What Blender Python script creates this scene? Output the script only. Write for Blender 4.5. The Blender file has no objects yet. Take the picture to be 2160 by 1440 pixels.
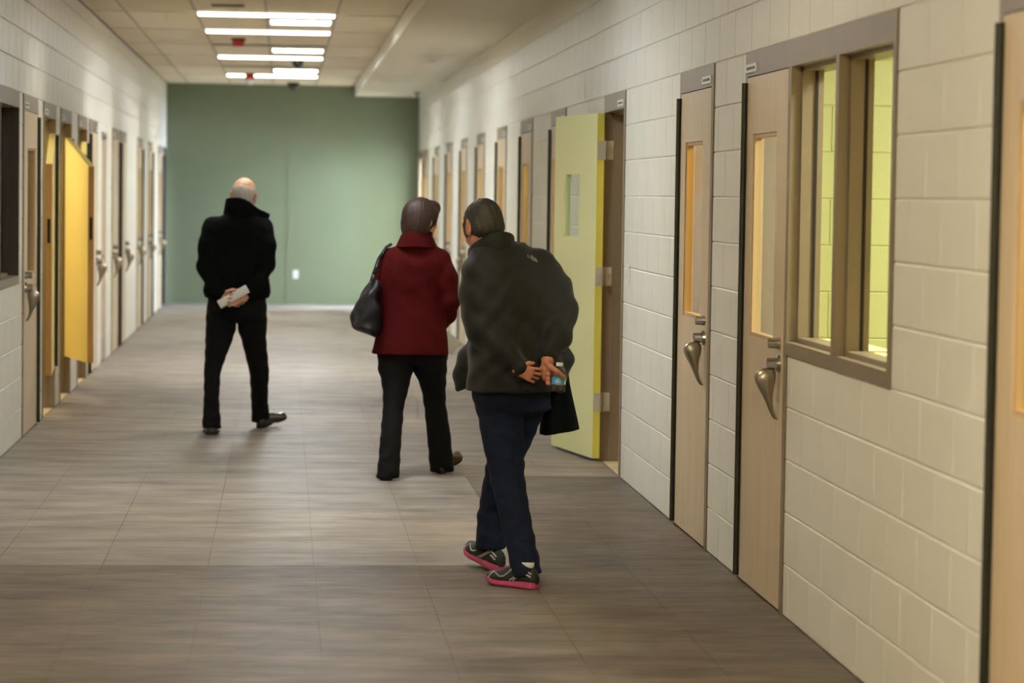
import bpy, bmesh, math, random
import numpy as np
from mathutils import Vector, Matrix

random.seed(7)
S = bpy.context.scene
C = S.collection
PI = math.pi

# ------------------------------------------------------------------ camera
F_PX, YAW, PITCH, ROLL, EYE = 5518.03, 0.0878726, 0.055538, 0.0142363, 1.6183
cam_data = bpy.data.cameras.new('camera')
cam_data.sensor_fit = 'HORIZONTAL'
cam_data.sensor_width = 36.0
cam_data.lens = F_PX / 2160 * 36.0
cam_data.clip_start, cam_data.clip_end = 0.1, 200
cam_data.dof.use_dof = True
cam_data.dof.focus_distance = 12.2
cam_data.dof.aperture_fstop = 3.0
cam = bpy.data.objects.new('camera', cam_data)
C.objects.link(cam)
_f = Vector((math.sin(YAW)*math.cos(PITCH), math.cos(YAW)*math.cos(PITCH), -math.sin(PITCH)))
_r = Vector((math.cos(YAW), -math.sin(YAW), 0))
_u = _r.cross(_f)
r2 = _r*math.cos(ROLL) + _u*math.sin(ROLL)
u2 = -_r*math.sin(ROLL) + _u*math.cos(ROLL)
cam.matrix_world = Matrix(((r2.x, u2.x, -_f.x, 0), (r2.y, u2.y, -_f.y, 0), (r2.z, u2.z, -_f.z, EYE), (0, 0, 0, 1)))
S.camera = cam

# ------------------------------------------------------------------ world, exposure, light strengths
w = bpy.data.worlds.new('world'); S.world = w; w.use_nodes = True
w.node_tree.nodes['Background'].inputs[0].default_value = (0.9, 0.85, 0.75, 1)
w.node_tree.nodes['Background'].inputs[1].default_value = 0.02
S.view_settings.view_transform = 'Standard'
S.view_settings.look = 'None'
S.view_settings.gamma = 1
S.view_settings.use_curve_mapping = False
S.view_settings.exposure = 0.68
S.cycles.max_bounces = 5; S.cycles.diffuse_bounces = 3; S.cycles.glossy_bounces = 3; S.cycles.transmission_bounces = 5; S.cycles.transparent_max_bounces = 8
S.cycles.use_adaptive_sampling = True; S.cycles.adaptive_threshold = 0.15; S.cycles.adaptive_min_samples = 16
TUBE, TROFFER, ROOM, DAY = 108.0, 60.0, 1.0, 950.0
WARM, WARMER, COOL = (1.0, 0.96, 0.88), (1.0, 0.88, 0.66), (0.84, 0.92, 1.0)

# ------------------------------------------------------------------ geometry of the corridor
XR, XL, YF, YN = 1.9566, -1.6835, 38.13, -1.2
ZC, ZS, XS = 3.172, 3.025, 1.018      # ceiling, soffit underside, soffit edge
CO, BL = 0.2032, 0.4064               # block course and length
WT = 0.20                             # wall thickness

# ------------------------------------------------------------------ materials
MATS = {}
def _new(name):
    m = bpy.data.materials.new(name); m.use_nodes = True
    MATS[name] = m
    nt = m.node_tree
    return m, nt, nt.nodes['Principled BSDF']
def lin(r, g, b):
    f = lambda c: (c/255/12.92) if c/255 <= 0.04045 else ((c/255+0.055)/1.055)**2.4
    return (f(r), f(g), f(b), 1)
def mat(name, col, rough=0.6, metal=0.0, var=0.06, nscale=8.0, stretch=(1, 1, 1), bump=0.0, bscale=60.0, spec=0.5, sheen=0.0, coat=0.0):
    """Principled surface with a two-tone noise colour and an optional fine relief."""
    m, nt, b = _new(name)
    N, L = nt.nodes, nt.links
    tc = N.new('ShaderNodeTexCoord'); mp = N.new('ShaderNodeMapping')
    mp.inputs['Scale'].default_value = stretch
    L.new(tc.outputs['Object'], mp.inputs[0])
    no = N.new('ShaderNodeTexNoise'); no.inputs['Scale'].default_value = nscale
    no.inputs['Detail'].default_value = 5
    L.new(mp.outputs[0], no.inputs[0])
    rp = N.new('ShaderNodeValToRGB')
    rp.color_ramp.elements[0].position = 0.3; rp.color_ramp.elements[1].position = 0.7
    c = Vector(col[:3])
    rp.color_ramp.elements[0].color = (*(c*(1-var)), 1)
    rp.color_ramp.elements[1].color = (*(c*(1+var)), 1)
    L.new(no.outputs[0], rp.inputs[0]); L.new(rp.outputs[0], b.inputs['Base Color'])
    b.inputs['Roughness'].default_value = rough
    b.inputs['Metallic'].default_value = metal
    b.inputs['Specular IOR Level'].default_value = spec
    if sheen: b.inputs['Sheen Weight'].default_value = sheen
    if coat: b.inputs['Coat Weight'].default_value = coat; b.inputs['Coat Roughness'].default_value = 0.15
    if bump:
        n2 = N.new('ShaderNodeTexNoise'); n2.inputs['Scale'].default_value = bscale; n2.inputs['Detail'].default_value = 4
        L.new(mp.outputs[0], n2.inputs[0])
        bp = N.new('ShaderNodeBump'); bp.inputs['Strength'].default_value = bump; bp.inputs['Distance'].default_value = 0.004
        L.new(n2.outputs[0], bp.inputs['Height']); L.new(bp.outputs[0], b.inputs['Normal'])
    return m
def emit(name, col, strength):
    m = bpy.data.materials.new(name); m.use_nodes = True; MATS[name] = m
    nt = m.node_tree; nt.nodes.remove(nt.nodes['Principled BSDF'])
    e = nt.nodes.new('ShaderNodeEmission'); e.inputs[0].default_value = (*col, 1); e.inputs[1].default_value = strength
    nt.links.new(e.outputs[0], nt.nodes['Material Output'].inputs[0])
    return m
def glass(name, tint=(0.93, 0.97, 0.94), refl=0.25):
    m = bpy.data.materials.new(name); m.use_nodes = True; MATS[name] = m
    nt = m.node_tree; N, L = nt.nodes, nt.links
    N.remove(N['Principled BSDF'])
    t = N.new('ShaderNodeBsdfTransparent'); t.inputs[0].default_value = (*tint, 1)
    g = N.new('ShaderNodeBsdfGlossy'); g.inputs['Roughness'].default_value = 0.03
    lw = N.new('ShaderNodeLayerWeight'); lw.inputs[0].default_value = refl
    mx = N.new('ShaderNodeMixShader')
    ge = N.new('ShaderNodeNewGeometry'); mu = N.new('ShaderNodeMath'); mu.operation = 'MULTIPLY'; iv = N.new('ShaderNodeMath'); iv.operation = 'SUBTRACT'; iv.inputs[0].default_value = 1.0
    L.new(ge.outputs['Backfacing'], iv.inputs[1]); L.new(lw.outputs['Fresnel'], mu.inputs[0]); L.new(iv.outputs[0], mu.inputs[1]); L.new(mu.outputs[0], mx.inputs[0]); L.new(t.outputs[0], mx.inputs[1]); L.new(g.outputs[0], mx.inputs[2])
    L.new(mx.outputs[0], N['Material Output'].inputs[0])
    return m
def floor_mat(name, c1, c2, rough):
    """Sheet vinyl: long streaks running across the corridor, in two browns, satin gloss."""
    m, nt, b = _new(name)
    N, L = nt.nodes, nt.links
    geo = N.new('ShaderNodeNewGeometry'); mp = N.new('ShaderNodeMapping')
    mp.inputs['Scale'].default_value = (1.1, 3.2, 1)
    L.new(geo.outputs['Position'], mp.inputs[0])
    n1 = N.new('ShaderNodeTexNoise'); n1.inputs['Scale'].default_value = 1.6; n1.inputs['Detail'].default_value = 8; n1.inputs['Roughness'].default_value = 0.52
    L.new(mp.outputs[0], n1.inputs[0])
    rp = N.new('ShaderNodeValToRGB')
    rp.color_ramp.elements[0].position = 0.32; rp.color_ramp.elements[0].color = c1
    rp.color_ramp.elements[1].position = 0.68; rp.color_ramp.elements[1].color = c2
    L.new(n1.outputs[0], rp.inputs[0]); L.new(rp.outputs[0], b.inputs['Base Color'])
    mp2 = N.new('ShaderNodeMapping'); mp2.inputs['Scale'].default_value = (2.0, 6, 1)
    L.new(geo.outputs['Position'], mp2.inputs[0])
    n2 = N.new('ShaderNodeTexNoise'); n2.inputs['Scale'].default_value = 3; n2.inputs['Detail'].default_value = 6
    L.new(mp2.outputs[0], n2.inputs[0])
    mr = N.new('ShaderNodeMapRange'); mr.inputs[1].default_value = 0.3; mr.inputs[2].default_value = 0.7
    mr.inputs[3].default_value = rough-0.04; mr.inputs[4].default_value = rough+0.10
    L.new(n2.outputs[0], mr.inputs[0]); L.new(mr.outputs[0], b.inputs['Roughness'])
    bp = N.new('ShaderNodeBump'); bp.inputs['Strength'].default_value = 0.05; bp.inputs['Distance'].default_value = 0.002
    L.new(n2.outputs[0], bp.inputs['Height']); L.new(bp.outputs[0], b.inputs['Normal'])
    b.inputs['Specular IOR Level'].default_value = 0.13
    return m

mat('block_paint', lin(226, 222, 208), 0.42, var=0.02, nscale=3, bump=0.35, bscale=90)
mat('green_block', lin(192, 194, 132), 0.45, var=0.03, nscale=3, bump=0.3, bscale=90)
mat('green_paint', lin(116, 126, 98), 0.5, var=0.02, nscale=1.5, bump=0.05)
mat('ceiling_tile', lin(230, 217, 192), 0.9, var=0.05, nscale=120, bump=0.2, bscale=200)
mat('grid_bar', lin(176, 164, 140), 0.5, var=0.02)
mat('soffit_paint', lin(228, 222, 204), 0.6, var=0.02, bump=0.05)
mat('frame_paint', lin(132, 116, 92), 0.38, var=0.05, nscale=6, bump=0.08, bscale=30)
mat('maple', lin(206, 184, 150), 0.38, var=0.07, nscale=3.0, stretch=(9, 9, 0.6), bump=0.05, bscale=20)
mat('maple_shade', lin(190, 160, 116), 0.45, var=0.08, nscale=3.0, stretch=(9, 9, 0.6))
mat('yellow_laminate', lin(240, 238, 176), 0.4, var=0.015, nscale=2)
mat('yellow_edge', lin(234, 224, 104), 0.4, var=0.02, nscale=2)
mat('amber_laminate', lin(246, 230, 150), 0.4, var=0.03, nscale=2)
mat('amber_edge', lin(192, 142, 72), 0.45, var=0.06, nscale=4, stretch=(8, 8, 1))
mat('hinge_dark', lin(58, 58, 44), 0.45, metal=0.5, var=0.15, nscale=20)
mat('steel', lin(190, 186, 178), 0.22, metal=1.0, var=0.05)
mat('satin_steel', lin(168, 160, 144), 0.34, metal=1.0, var=0.05)
mat('hinge_steel', lin(214, 208, 190), 0.42, metal=0.2, var=0.08, nscale=30)
mat('dark_void', lin(30, 24, 18), 0.8)
mat('dark_frame', lin(58, 48, 36), 0.45, var=0.06)
mat('plate_white', lin(225, 225, 220), 0.4, var=0.01)
mat('lettering', lin(80, 80, 78), 0.6)
mat('cell_cream', lin(238, 220, 160), 0.6, var=0.02)
mat('cell_yellow', lin(244, 218, 136), 0.6, var=0.02)
mat('cell_tan', lin(196, 160, 104), 0.6, var=0.03)
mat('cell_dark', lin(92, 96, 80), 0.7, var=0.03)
mat('fixture_white', lin(225, 220, 205), 0.5, var=0.01)
mat('slot_shade', lin(104, 92, 74), 0.6, var=0.02)  # unlit slots: their shade is put into housing and lens colour
mat('dome_black', lin(18, 18, 20), 0.15, coat=0.4)
mat('alarm_red', lin(190, 22, 18), 0.35, var=0.02)
glass('clear_glass', refl=0.10); glass('dim_glass', (0.55, 0.62, 0.56), 0.16)
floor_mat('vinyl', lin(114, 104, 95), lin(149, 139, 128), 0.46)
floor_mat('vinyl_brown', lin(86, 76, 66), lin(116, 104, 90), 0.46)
floor_mat('vinyl_cell', lin(190, 172, 134), lin(214, 200, 164), 0.45)
emit('lit_tube', WARM, TUBE); emit('lit_tube_warm', WARMER, TUBE*2.0); emit('lit_edge', WARM, 5.0); emit('lit_lens', COOL, TROFFER); emit('fill_lens_warm', WARMER, TROFFER*2.4); emit('lit_lens_dim', COOL, TROFFER*0.75); emit('lit_lens_low', WARMER, TROFFER*0.42)

# ------------------------------------------------------------------ mesh helpers
class MB:
    def __init__(s): s.v, s.f = [], []
    def add(s, vs, fs):
        o = len(s.v); s.v += [tuple(p) for p in vs]; s.f += [tuple(i+o for i in f) for f in fs]
        return s
    def box(s, x0, x1, y0, y1, z0, z1):
        x0, x1 = sorted((x0, x1)); y0, y1 = sorted((y0, y1)); z0, z1 = sorted((z0, z1))
        return s.add([(x0,y0,z0),(x1,y0,z0),(x1,y1,z0),(x0,y1,z0),(x0,y0,z1),(x1,y0,z1),(x1,y1,z1),(x0,y1,z1)],
                     [(3,2,1,0),(4,5,6,7),(0,1,5,4),(1,2,6,5),(2,3,7,6),(3,0,4,7)])
    def loft(s, rings, cap=True):
        n = len(rings[0]); o = len(s.v)
        for r in rings: s.v += [tuple(p) for p in r]
        for i in range(len(rings)-1):
            for j in range(n):
                k = (j+1) % n
                s.f.append((o+i*n+j, o+i*n+k, o+(i+1)*n+k, o+(i+1)*n+j))
        if cap:
            s.f.append(tuple(o+j for j in reversed(range(n))))
            s.f.append(tuple(o+(len(rings)-1)*n+j for j in range(n)))
        return s
    def cyl(s, a, b, r0, r1=None, n=16):
        r1 = r0 if r1 is None else r1
        a, b = Vector(a), Vector(b); d = (b-a).normalized()
        t = Vector((0, 0, 1)) if abs(d.z) < 0.9 else Vector((1, 0, 0))
        e1 = d.cross(t).normalized(); e2 = d.cross(e1)
        ring = lambda c, r: [c + (e1*math.cos(2*PI*i/n) + e2*math.sin(2*PI*i/n))*r for i in range(n)]
        return s.loft([ring(a, r0), ring(b, r1)])
    def lathe(s, prof, n=24, base=(0, 0, 0)):
        bx, by, bz = base
        return s.loft([[(bx+r*math.cos(2*PI*i/n), by+r*math.sin(2*PI*i/n), bz+z) for i in range(n)] for r, z in prof])
    def mesh(s, name, m=None, smooth=False, fix=True):
        me = bpy.data.meshes.new(name); me.from_pydata(s.v, [], s.f)
        if fix:
            bm = bmesh.new(); bm.from_mesh(me); bmesh.ops.recalc_face_normals(bm, faces=bm.faces); bm.to_mesh(me); bm.free()
        if smooth:
            me.polygons.foreach_set('use_smooth', [True]*len(me.polygons))
        if m: me.materials.append(MATS[m])
        me.update()
        return me
    def build(s, name, m, parent=None, smooth=False, loc=None, fix=True):
        return link(name, s.mesh(name, m, smooth, fix), parent, loc)
def link(name, me, parent=None, loc=None):
    o = bpy.data.objects.new(name, me); C.objects.link(o)
    if parent: o.parent = parent
    if loc is not None: o.location = loc
    return o
def empty(name, loc=(0, 0, 0), rz=0):
    o = bpy.data.objects.new(name, None); C.objects.link(o); o.location = loc; o.rotation_euler = (0, 0, rz)
    o.empty_display_size = 0.1
    return o
def tag(o, label=None, cat=None, group=None, kind=None):
    if label: o['label'] = label
    if cat: o['category'] = cat
    if group: o['group'] = group
    if kind: o['kind'] = kind
    return o
def copy_tree(o, parent=None, loc=None):
    c = o.copy(); C.objects.link(c); c.parent = parent
    if loc is not None: c.location = loc
    for ch in list(o.children): copy_tree(ch, c)
    return c
def bevel_mesh(me, w, seg=2):
    bm = bmesh.new(); bm.from_mesh(me)
    bmesh.ops.bevel(bm, geom=bm.edges[:], offset=w, segments=seg, profile=0.5, affect='EDGES')
    bm.to_mesh(me); bm.free(); return me

# ------------------------------------------------------------------ openings (y0, y1, z0, z1) in each wall
FH = 2.235                             # frame height: 11 courses
R_DOORS = [18.14, 20.58, 23.0, 25.52, 27.93, 30.46, 33.05, 35.6]
DW = 1.016
R_OPEN = [(6.05, 7.066, 0, FH), (8.271, 10.01, 5*CO, FH), (10.01, 11.02, 0, FH), (11.85, 12.866, 0, FH), (14.955, 15.955, 0, FH)] \
       + [(y, y+DW, 0, FH) for y in R_DOORS] + [(36.85, 37.85, 0, FH)]
L_OPEN = [(14.7, 16.93, 5*CO, FH), (17.195, 18.211, 0, FH), (18.63, 19.646, 0, FH), (20.06, 21.06, 0, FH), (21.75, 22.75, 0, FH),
          (22.985, 24.0, 0, FH), (24.61, 25.27, 0, 2.16), (26.1, 27.116, 0, FH), (27.32, 28.336, 0, FH), (30.56, 31.576, 0, FH),
          (33.0, 34.0, 0, FH), (35.65, 36.666, 0, FH), (37.05, 37.95, 0, FH)]

# ------------------------------------------------------------------ block walls
_block_cache = {}
def block_mesh(ln, ht, matname, axis):
    """One concrete block face: bevelled front, real sides. axis: +1 faces -X, -1 faces +X, 0 faces -Y."""
    key = (round(ln, 3), round(ht, 3), matname, axis)
    if key in _block_cache: return _block_cache[key]
    b, d = 0.004, 0.007
    a0, a1, c0, c1 = 0.0022, ln-0.0022, 0.0022, ht-0.0022
    P = [(a0, -d, c0), (a1, -d, c0), (a1, -d, c1), (a0, -d, c1),
         (a0, -0.0025, c0), (a1, -0.0025, c0), (a1, -0.0025, c1), (a0, -0.0025, c1),
         (a0+b, 0, c0+b), (a1-b, 0, c0+b), (a1-b, 0, c1-b), (a0+b, 0, c1-b)]
    if axis == 0: P = [(u, -v, z) for u, v, z in P]
    else: P = [(-v*axis, u, z) for u, v, z in P]
    Fs = [(8, 9, 10, 11)]
    for i in range(4):
        j = (i+1) % 4
        Fs += [(i, j, j+4, i+4), (i+4, j+4, j+8, i+8)]
    mb = MB(); mb.add(P, Fs)
    me = mb.mesh('concrete_block', matname)
    # outward orientation check on the front face
    n = me.polygons[0].normal
    want = Vector((-axis, 0, 0)) if axis else Vector((0, -1, 0))
    if n.dot(want) < 0: me.flip_normals()
    _block_cache[key] = me
    return me
def segments(y0, y1, z0, z1, opens):
    """Parts of the run y0..y1 left free by the openings that cut the course z0..z1."""
    segs = [(y0, y1)]
    for a, b, c, d in opens:
        if d <= z0+0.02 or c >= z1-0.02: continue
        out = []
        for s, e in segs:
            if b <= s or a >= e: out.append((s, e)); continue
            if a > s: out.append((s, a))
            if b < e: out.append((b, e))
        segs = out
    return segs
def block_wall(name, X, side, opens, top, label, first_visible):
    """side +1: right wall (faces -X); -1: left wall (faces +X)."""
    mb = MB()
    xs = (X + side*0.005, X + side*WT)
    edges = sorted({YN, YF} | {v for o in opens for v in o[:2]})
    for a, b in zip(edges[:-1], edges[1:]):
        z = 0.0
        for o in opens:
            if o[0] <= a+1e-6 and o[1] >= b-1e-6:
                if o[2] > 0.01: mb.box(*xs, a, b, 0, o[2])
                z = o[3]
        mb.box(*xs, a, b, z, top)
    wall = tag(mb.build(name, 'block_paint'), label, 'wall', kind='structure')
    todo = []
    k = 0
    while k*CO < top-0.02:
        z0, z1 = k*CO, min((k+1)*CO, top)
        off = BL/2 if k % 2 else 0
        y = YN - BL + off + (0.137 if side > 0 else 0.05)
        while y < YF:
            for s, e in segments(max(y, YN), min(y+BL, YF), z0, z1, opens):
                if e-s > 0.03: todo.append((s, z0, e-s, z1-z0))
            y += BL
        k += 1
    seen = [t for t in todo if t[0]+t[2] > first_visible and in_frame(X, t[0]+t[2]/2, t[1]+t[3]/2)]
    seen.sort(key=lambda t: t[0])
    near = set(seen[:300])
    rest_v, rest_f = [], []
    for t in todo:
        me = block_mesh(t[2], t[3], 'block_paint', side)
        if t in near:
            link('concrete_block', me, wall, (X, t[0], t[1]))
        else:
            o = len(rest_v)
            rest_v += [(v.co.x+X, v.co.y+t[0], v.co.z+t[1]) for v in me.vertices]
            rest_f += [tuple(i+o for i in p.vertices) for p in me.polygons]
    mb = MB(); mb.v, mb.f = rest_v, rest_f
    tag(mb.build('block_field', 'block_paint', wall, fix=False), kind='stuff')
    return wall
def in_frame(x, y, z, m=60):
    d = Vector((x, y, z-EYE)); zc = d.dot(_f)
    if zc < 0.5: return False
    px, py = 1080 + F_PX*d.dot(r2)/zc, 720 - F_PX*d.dot(u2)/zc
    return -m < px < 2160+m and -m < py < 1440+m
block_wall('wall_right', XR, 1, R_OPEN, ZC, 'cream painted concrete block wall with the large interior window', 6.5)
block_wall('wall_left', XL, -1, L_OPEN, ZC, 'cream painted concrete block wall with the open amber doors', 15.5)

# far wall: two painted boards with an open joint between
mb = MB(); mb.box(XL-WT, XR+WT, YF+0.012, YF+0.2, 0, ZC+0.1)
wf = tag(mb.build('wall_back', 'green_paint'), 'sage green wall closing the far end of the corridor', 'wall', kind='structure')
for a, b in ((XL, 0.036), (0.052, XR)):
    mb = MB(); mb.box(a, b, YF, YF+0.014, 0, ZC+0.1); mb.build('wall_board', 'green_paint', wf)
mb = MB(); mb.box(XL-WT, XR+WT, YN-0.15, YN, 0, ZC+0.1)
tag(mb.build('wall_front', 'block_paint'), 'plain wall behind the viewer at the near end', 'wall', kind='structure')

# ------------------------------------------------------------------ floor: 18 x 36 inch vinyl tiles
mb = MB(); mb.box(XL-WT, XR+WT, YN-0.15, YF+0.2, -0.2, -0.0015)
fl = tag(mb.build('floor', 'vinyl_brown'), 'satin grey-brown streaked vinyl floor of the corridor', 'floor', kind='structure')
TX, TY = 0.4572, 0.9144
_tile = {}
ty = 11.36 - 5*TY
while ty < YF-0.02:
    for i in range(8):
        x0 = XL if i == 0 else 0.148 + (i-4)*TX
        x1 = min(0.148 + (i-3)*TX, XR)
        y1 = min(ty+TY, YF)
        dark = ty < 11.3 or (i >= 6 and ty < 14.9)  # darker tiles: directional sheen of the vinyl put into the colour
        key = (round(x1-x0, 3), round(y1-ty, 3), dark)
        if key not in _tile:
            g = 0.0006
            mb = MB(); mb.add([(g, g, -0.003), (x1-x0-g, g, -0.003), (x1-x0-g, y1-ty-g, -0.003), (g, y1-ty-g, -0.003),
                               (g+.0006, g+.0006, 0), (x1-x0-g-.0006, g+.0006, 0), (x1-x0-g-.0006, y1-ty-g-.0006, 0), (g+.0006, y1-ty-g-.0006, 0)],
                              [(4, 5, 6, 7), (0, 1, 5, 4), (1, 2, 6, 5), (2, 3, 7, 6), (3, 0, 4, 7)])
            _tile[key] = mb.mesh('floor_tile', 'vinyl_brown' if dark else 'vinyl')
        link('floor_tile', _tile[key], fl, (x0, ty, 0))
    ty += TY

# ------------------------------------------------------------------ ceiling: panels in a grid, light slots, troffers, soffit
mb = MB(); mb.box(XL-WT, XR+WT, YN-0.15, YF+0.2, ZC+0.22, ZC+0.3)
ce = tag(mb.build('ceiling', 'soffit_paint'), 'beige panelled suspended ceiling with grid bars', 'ceiling', kind='structure')
GX = [XL, -1.38, -0.77, -0.16, 0.45, XS]
SLOTS = [3.42, 5.87, 8.32, 10.77, 13.22, 15.67, 18.12, 20.57, 23.02, 25.47, 27.92, 30.27, 32.62, 34.97]
LIT = {13.22, 18.12, 23.02, 25.47, 30.27, 34.97}
SW = 0.15                              # slot width
TROF = [4.65, 9.55, 14.45, 19.35, 24.17, 28.95, 33.75]  # the nearest is an unseen warm fill, added to brighten the right wall
_pan = {}
def panel(x0, x1, y0, y1):
    key = (round(x1-x0, 3), round(y1-y0, 3))
    if key not in _pan:
        mb = MB(); mb.box(0.008, x1-x0-0.008, 0.008, y1-y0-0.008, 0.0, 0.016)
        _pan[key] = mb.mesh('ceiling_panel', 'ceiling_tile')
    link('ceiling_panel', _pan[key], ce, (x0, y0, ZC+0.003))
def bar(x0, x1, y0, y1):
    mb = MB(); mb.box(x0, x1, y0, y1, ZC-0.001, ZC+0.03); mb.build('grid_bar', 'grid_bar', ce)
for gi in range(5):
    x0, x1 = GX[gi], GX[gi+1]
    cuts = []
    if gi in (2, 3): cuts += [(s-SW/2, s+SW/2) for s in SLOTS]
    if gi == 3: cuts += [(t-0.3, t+0.3) for t in TROF]
    y = YN
    ends = sorted({YN, YF} | {v for c in cuts for v in c} | ({s for s in SLOTS} if gi not in (2, 3) else set()))
    # drop panel joints that fall within a few centimetres of a fixture edge
    fx = {v for c in cuts for v in c}
    ends = [e for e in ends if e in fx or e in (YN, YF) or all(abs(e-q) > 0.14 for q in fx)]
    for a, b in zip(ends[:-1], ends[1:]):
        if any(c[0]-1e-4 <= a and b <= c[1]+1e-4 for c in cuts): continue
        panel(x0, x1, a, b)
        bar(x0+0.012, x1-0.012, b-0.007, b+0.007)
for x in GX[1:5]: bar(x-0.012, x+0.012, YN, YF)
# recessed line lights across the bay
_slot = {}
for s in SLOTS:
    on = (2 if s < 12 else 1) if s in LIT else 0
    r = tag(empty('slot_light', (-0.16, s, ZC)), None, 'light', 'recessed line lights across the ceiling bay')
    if on not in _slot:
        H, Wd, D = 0.60, SW/2, 0.11
        h = MB()
        h.box(-H, H, -Wd, -Wd+0.012, -0.004, D); h.box(-H, H, Wd-0.012, Wd, -0.004, D)
        h.box(-H, -H+0.012, -Wd, Wd, -0.004, D); h.box(H-0.012, H, -Wd, Wd, -0.004, D); h.box(-H, H, -Wd, Wd, D, D+0.01)
        t = MB(); t.box(-0.572, 0.572, -0.045, 0.045, 0.050, 0.06)
        ed = MB()
        for sy in (-1, 1): ed.box(-0.585, 0.585, sy*Wd-0.006, sy*Wd+0.006, -0.024, -0.004)
        for sx in (-1, 1): ed.box(sx*0.585-0.006, sx*0.585+0.006, -Wd, Wd, -0.024, -0.004)
        q = MB(); q.box(-0.0015, 0.0015, -Wd+0.012, Wd-0.012, 0.014, 0.046)
        _slot[on] = (h.mesh('housing', 'fixture_white' if on else 'slot_shade'), q.mesh('baffle', 'satin_steel'), t.mesh('lens', ('slot_shade', 'lit_tube', 'lit_tube_warm')[on]), ed.mesh('added_glow_lip', 'lit_edge'))
    link('housing', _slot[on][0], r); [link('baffle', _slot[on][1], r, (k*0.104, 0, 0)) for k in range(-5, 6)]; link('lens', _slot[on][2], r)
    if on: link('added_glow_lip', _slot[on][3], r)  # glowing lip added so the lit bar looks thicker
    r['label'] = None or ''
_names = {3.42: 'unlit line light second from the near end wall', 5.87: 'unlit line light above the nearest maple door', 8.32: 'unlit line light above the near end of the window', 10.77: 'unlit line light over the nearest walker', 13.22: 'lit line light above the red coat', 15.67: 'unlit line light before the bald man', 18.12: 'lit line light just beyond the bald man',
          20.57: 'unlit line light above the amber doors', 23.02: 'lit line light nearest of those in view', 25.47: 'lit line light second of those in view, before the red alarm',
          27.92: 'unlit dark line light slot behind the red ceiling alarm', 30.27: 'lit line light beside the black dome camera', 32.62: 'unlit dark line light slot before the last pair of lights', 34.97: 'lit line light nearest the green end wall'}
for o in C.objects:
    if o.name.startswith('slot_light'): o['label'] = _names[round(o.location.y, 2)]
_tn = {4.65: 'unseen warm fill troffer added toward the near end wall', 9.55: 'warm lit ceiling troffer over the large interior window', 14.45: 'softly lit ceiling troffer over the red coat', 19.35: 'unlit white ceiling troffer past the bald man', 24.17: 'cool white troffer between the two nearest lit line lights', 28.95: 'cool white troffer above the black dome camera', 33.75: 'cool white troffer nearest the green end wall'}
_tf = None
for t in TROF:
    if _tf is None:
        h = MB(); a, b, d = 0.30, 0.30, 0.05
        h.box(-a, a, -b, -b+0.03, 0, d); h.box(-a, a, b-0.03, b, 0, d); h.box(-a, -a+0.03, -b, b, 0, d); h.box(a-0.03, a, -b, b, 0, d); h.box(-a, a, -b, b, d, d+0.01)
        l = MB(); l.box(-a+0.03, a-0.03, -b+0.03, b-0.03, 0.012, 0.02)
        dv = MB()
        dv.box(-0.003, 0.003, -b+0.03, b-0.03, 0.002, 0.012)
        _tf = (h.mesh('housing', 'fixture_white'), l.mesh('lens', 'lit_lens'), dv.mesh('louvre', 'fixture_white'), l.mesh('lens', 'fixture_white'), l.mesh('lens', 'fill_lens_warm'), l.mesh('lens', 'lit_lens_dim'), l.mesh('lens', 'lit_lens_low'))
    r = tag(empty('ceiling_troffer', (0.145, t, ZC)), _tn[t], 'light', 'cool troffers along the ceiling')
    link('housing', _tf[0], r); link('lens', _tf[4] if t < 5 else _tf[6] if t < 12 else _tf[5] if t < 15 else _tf[3] if t < 20 else _tf[1], r); [link('louvre', _tf[2], r, (-0.27+k*0.108, 0, 0)) for k in range(1, 5)]
# soffit along the right wall
mb = MB(); mb.box(XS, XR+0.02, YN, YF, ZS, ZC+0.2)
so = tag(mb.build('ceiling_soffit', 'soffit_paint'), 'dropped plaster soffit running above the right wall', 'soffit', kind='structure')

# ------------------------------------------------------------------ doors
class Loc:
    """Wall-local axes: u along the wall (away from the viewer), v out into the corridor, z up."""
    def __init__(s, side, mirror, width): s.side, s.m, s.w = side, mirror, width
    def p(s, u, v, z): return (-v*s.side, (s.w-u) if s.m else u, z)
    def box(s, mb, u0, u1, v0, v1, z0, z1):
        a, b = s.p(u0, v0, z0), s.p(u1, v1, z1)
        return mb.box(a[0], b[0], a[1], b[1], z0, z1)
def frame_parts(L, root, wd, fm='frame_paint', face=0.052, head=0.102):
    for a, b, st in ((0, face, (face, face+0.014)), (wd-face, wd, (wd-face-0.014, wd-face))):
        mb = MB(); L.box(mb, a, b, -WT-0.012, 0.006, 0, FH-head); L.box(mb, st[0], st[1], -WT+0.03, -0.05, 0, FH-head)
        mb.build('jamb', fm, root)
    mb = MB(); L.box(mb, 0, wd, -WT-0.012, 0.006, FH-head, FH); L.box(mb, face, wd-face, -WT+0.03, -0.05, FH-head-0.014, FH-head)
    mb.build('frame_head', fm, root)
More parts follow.
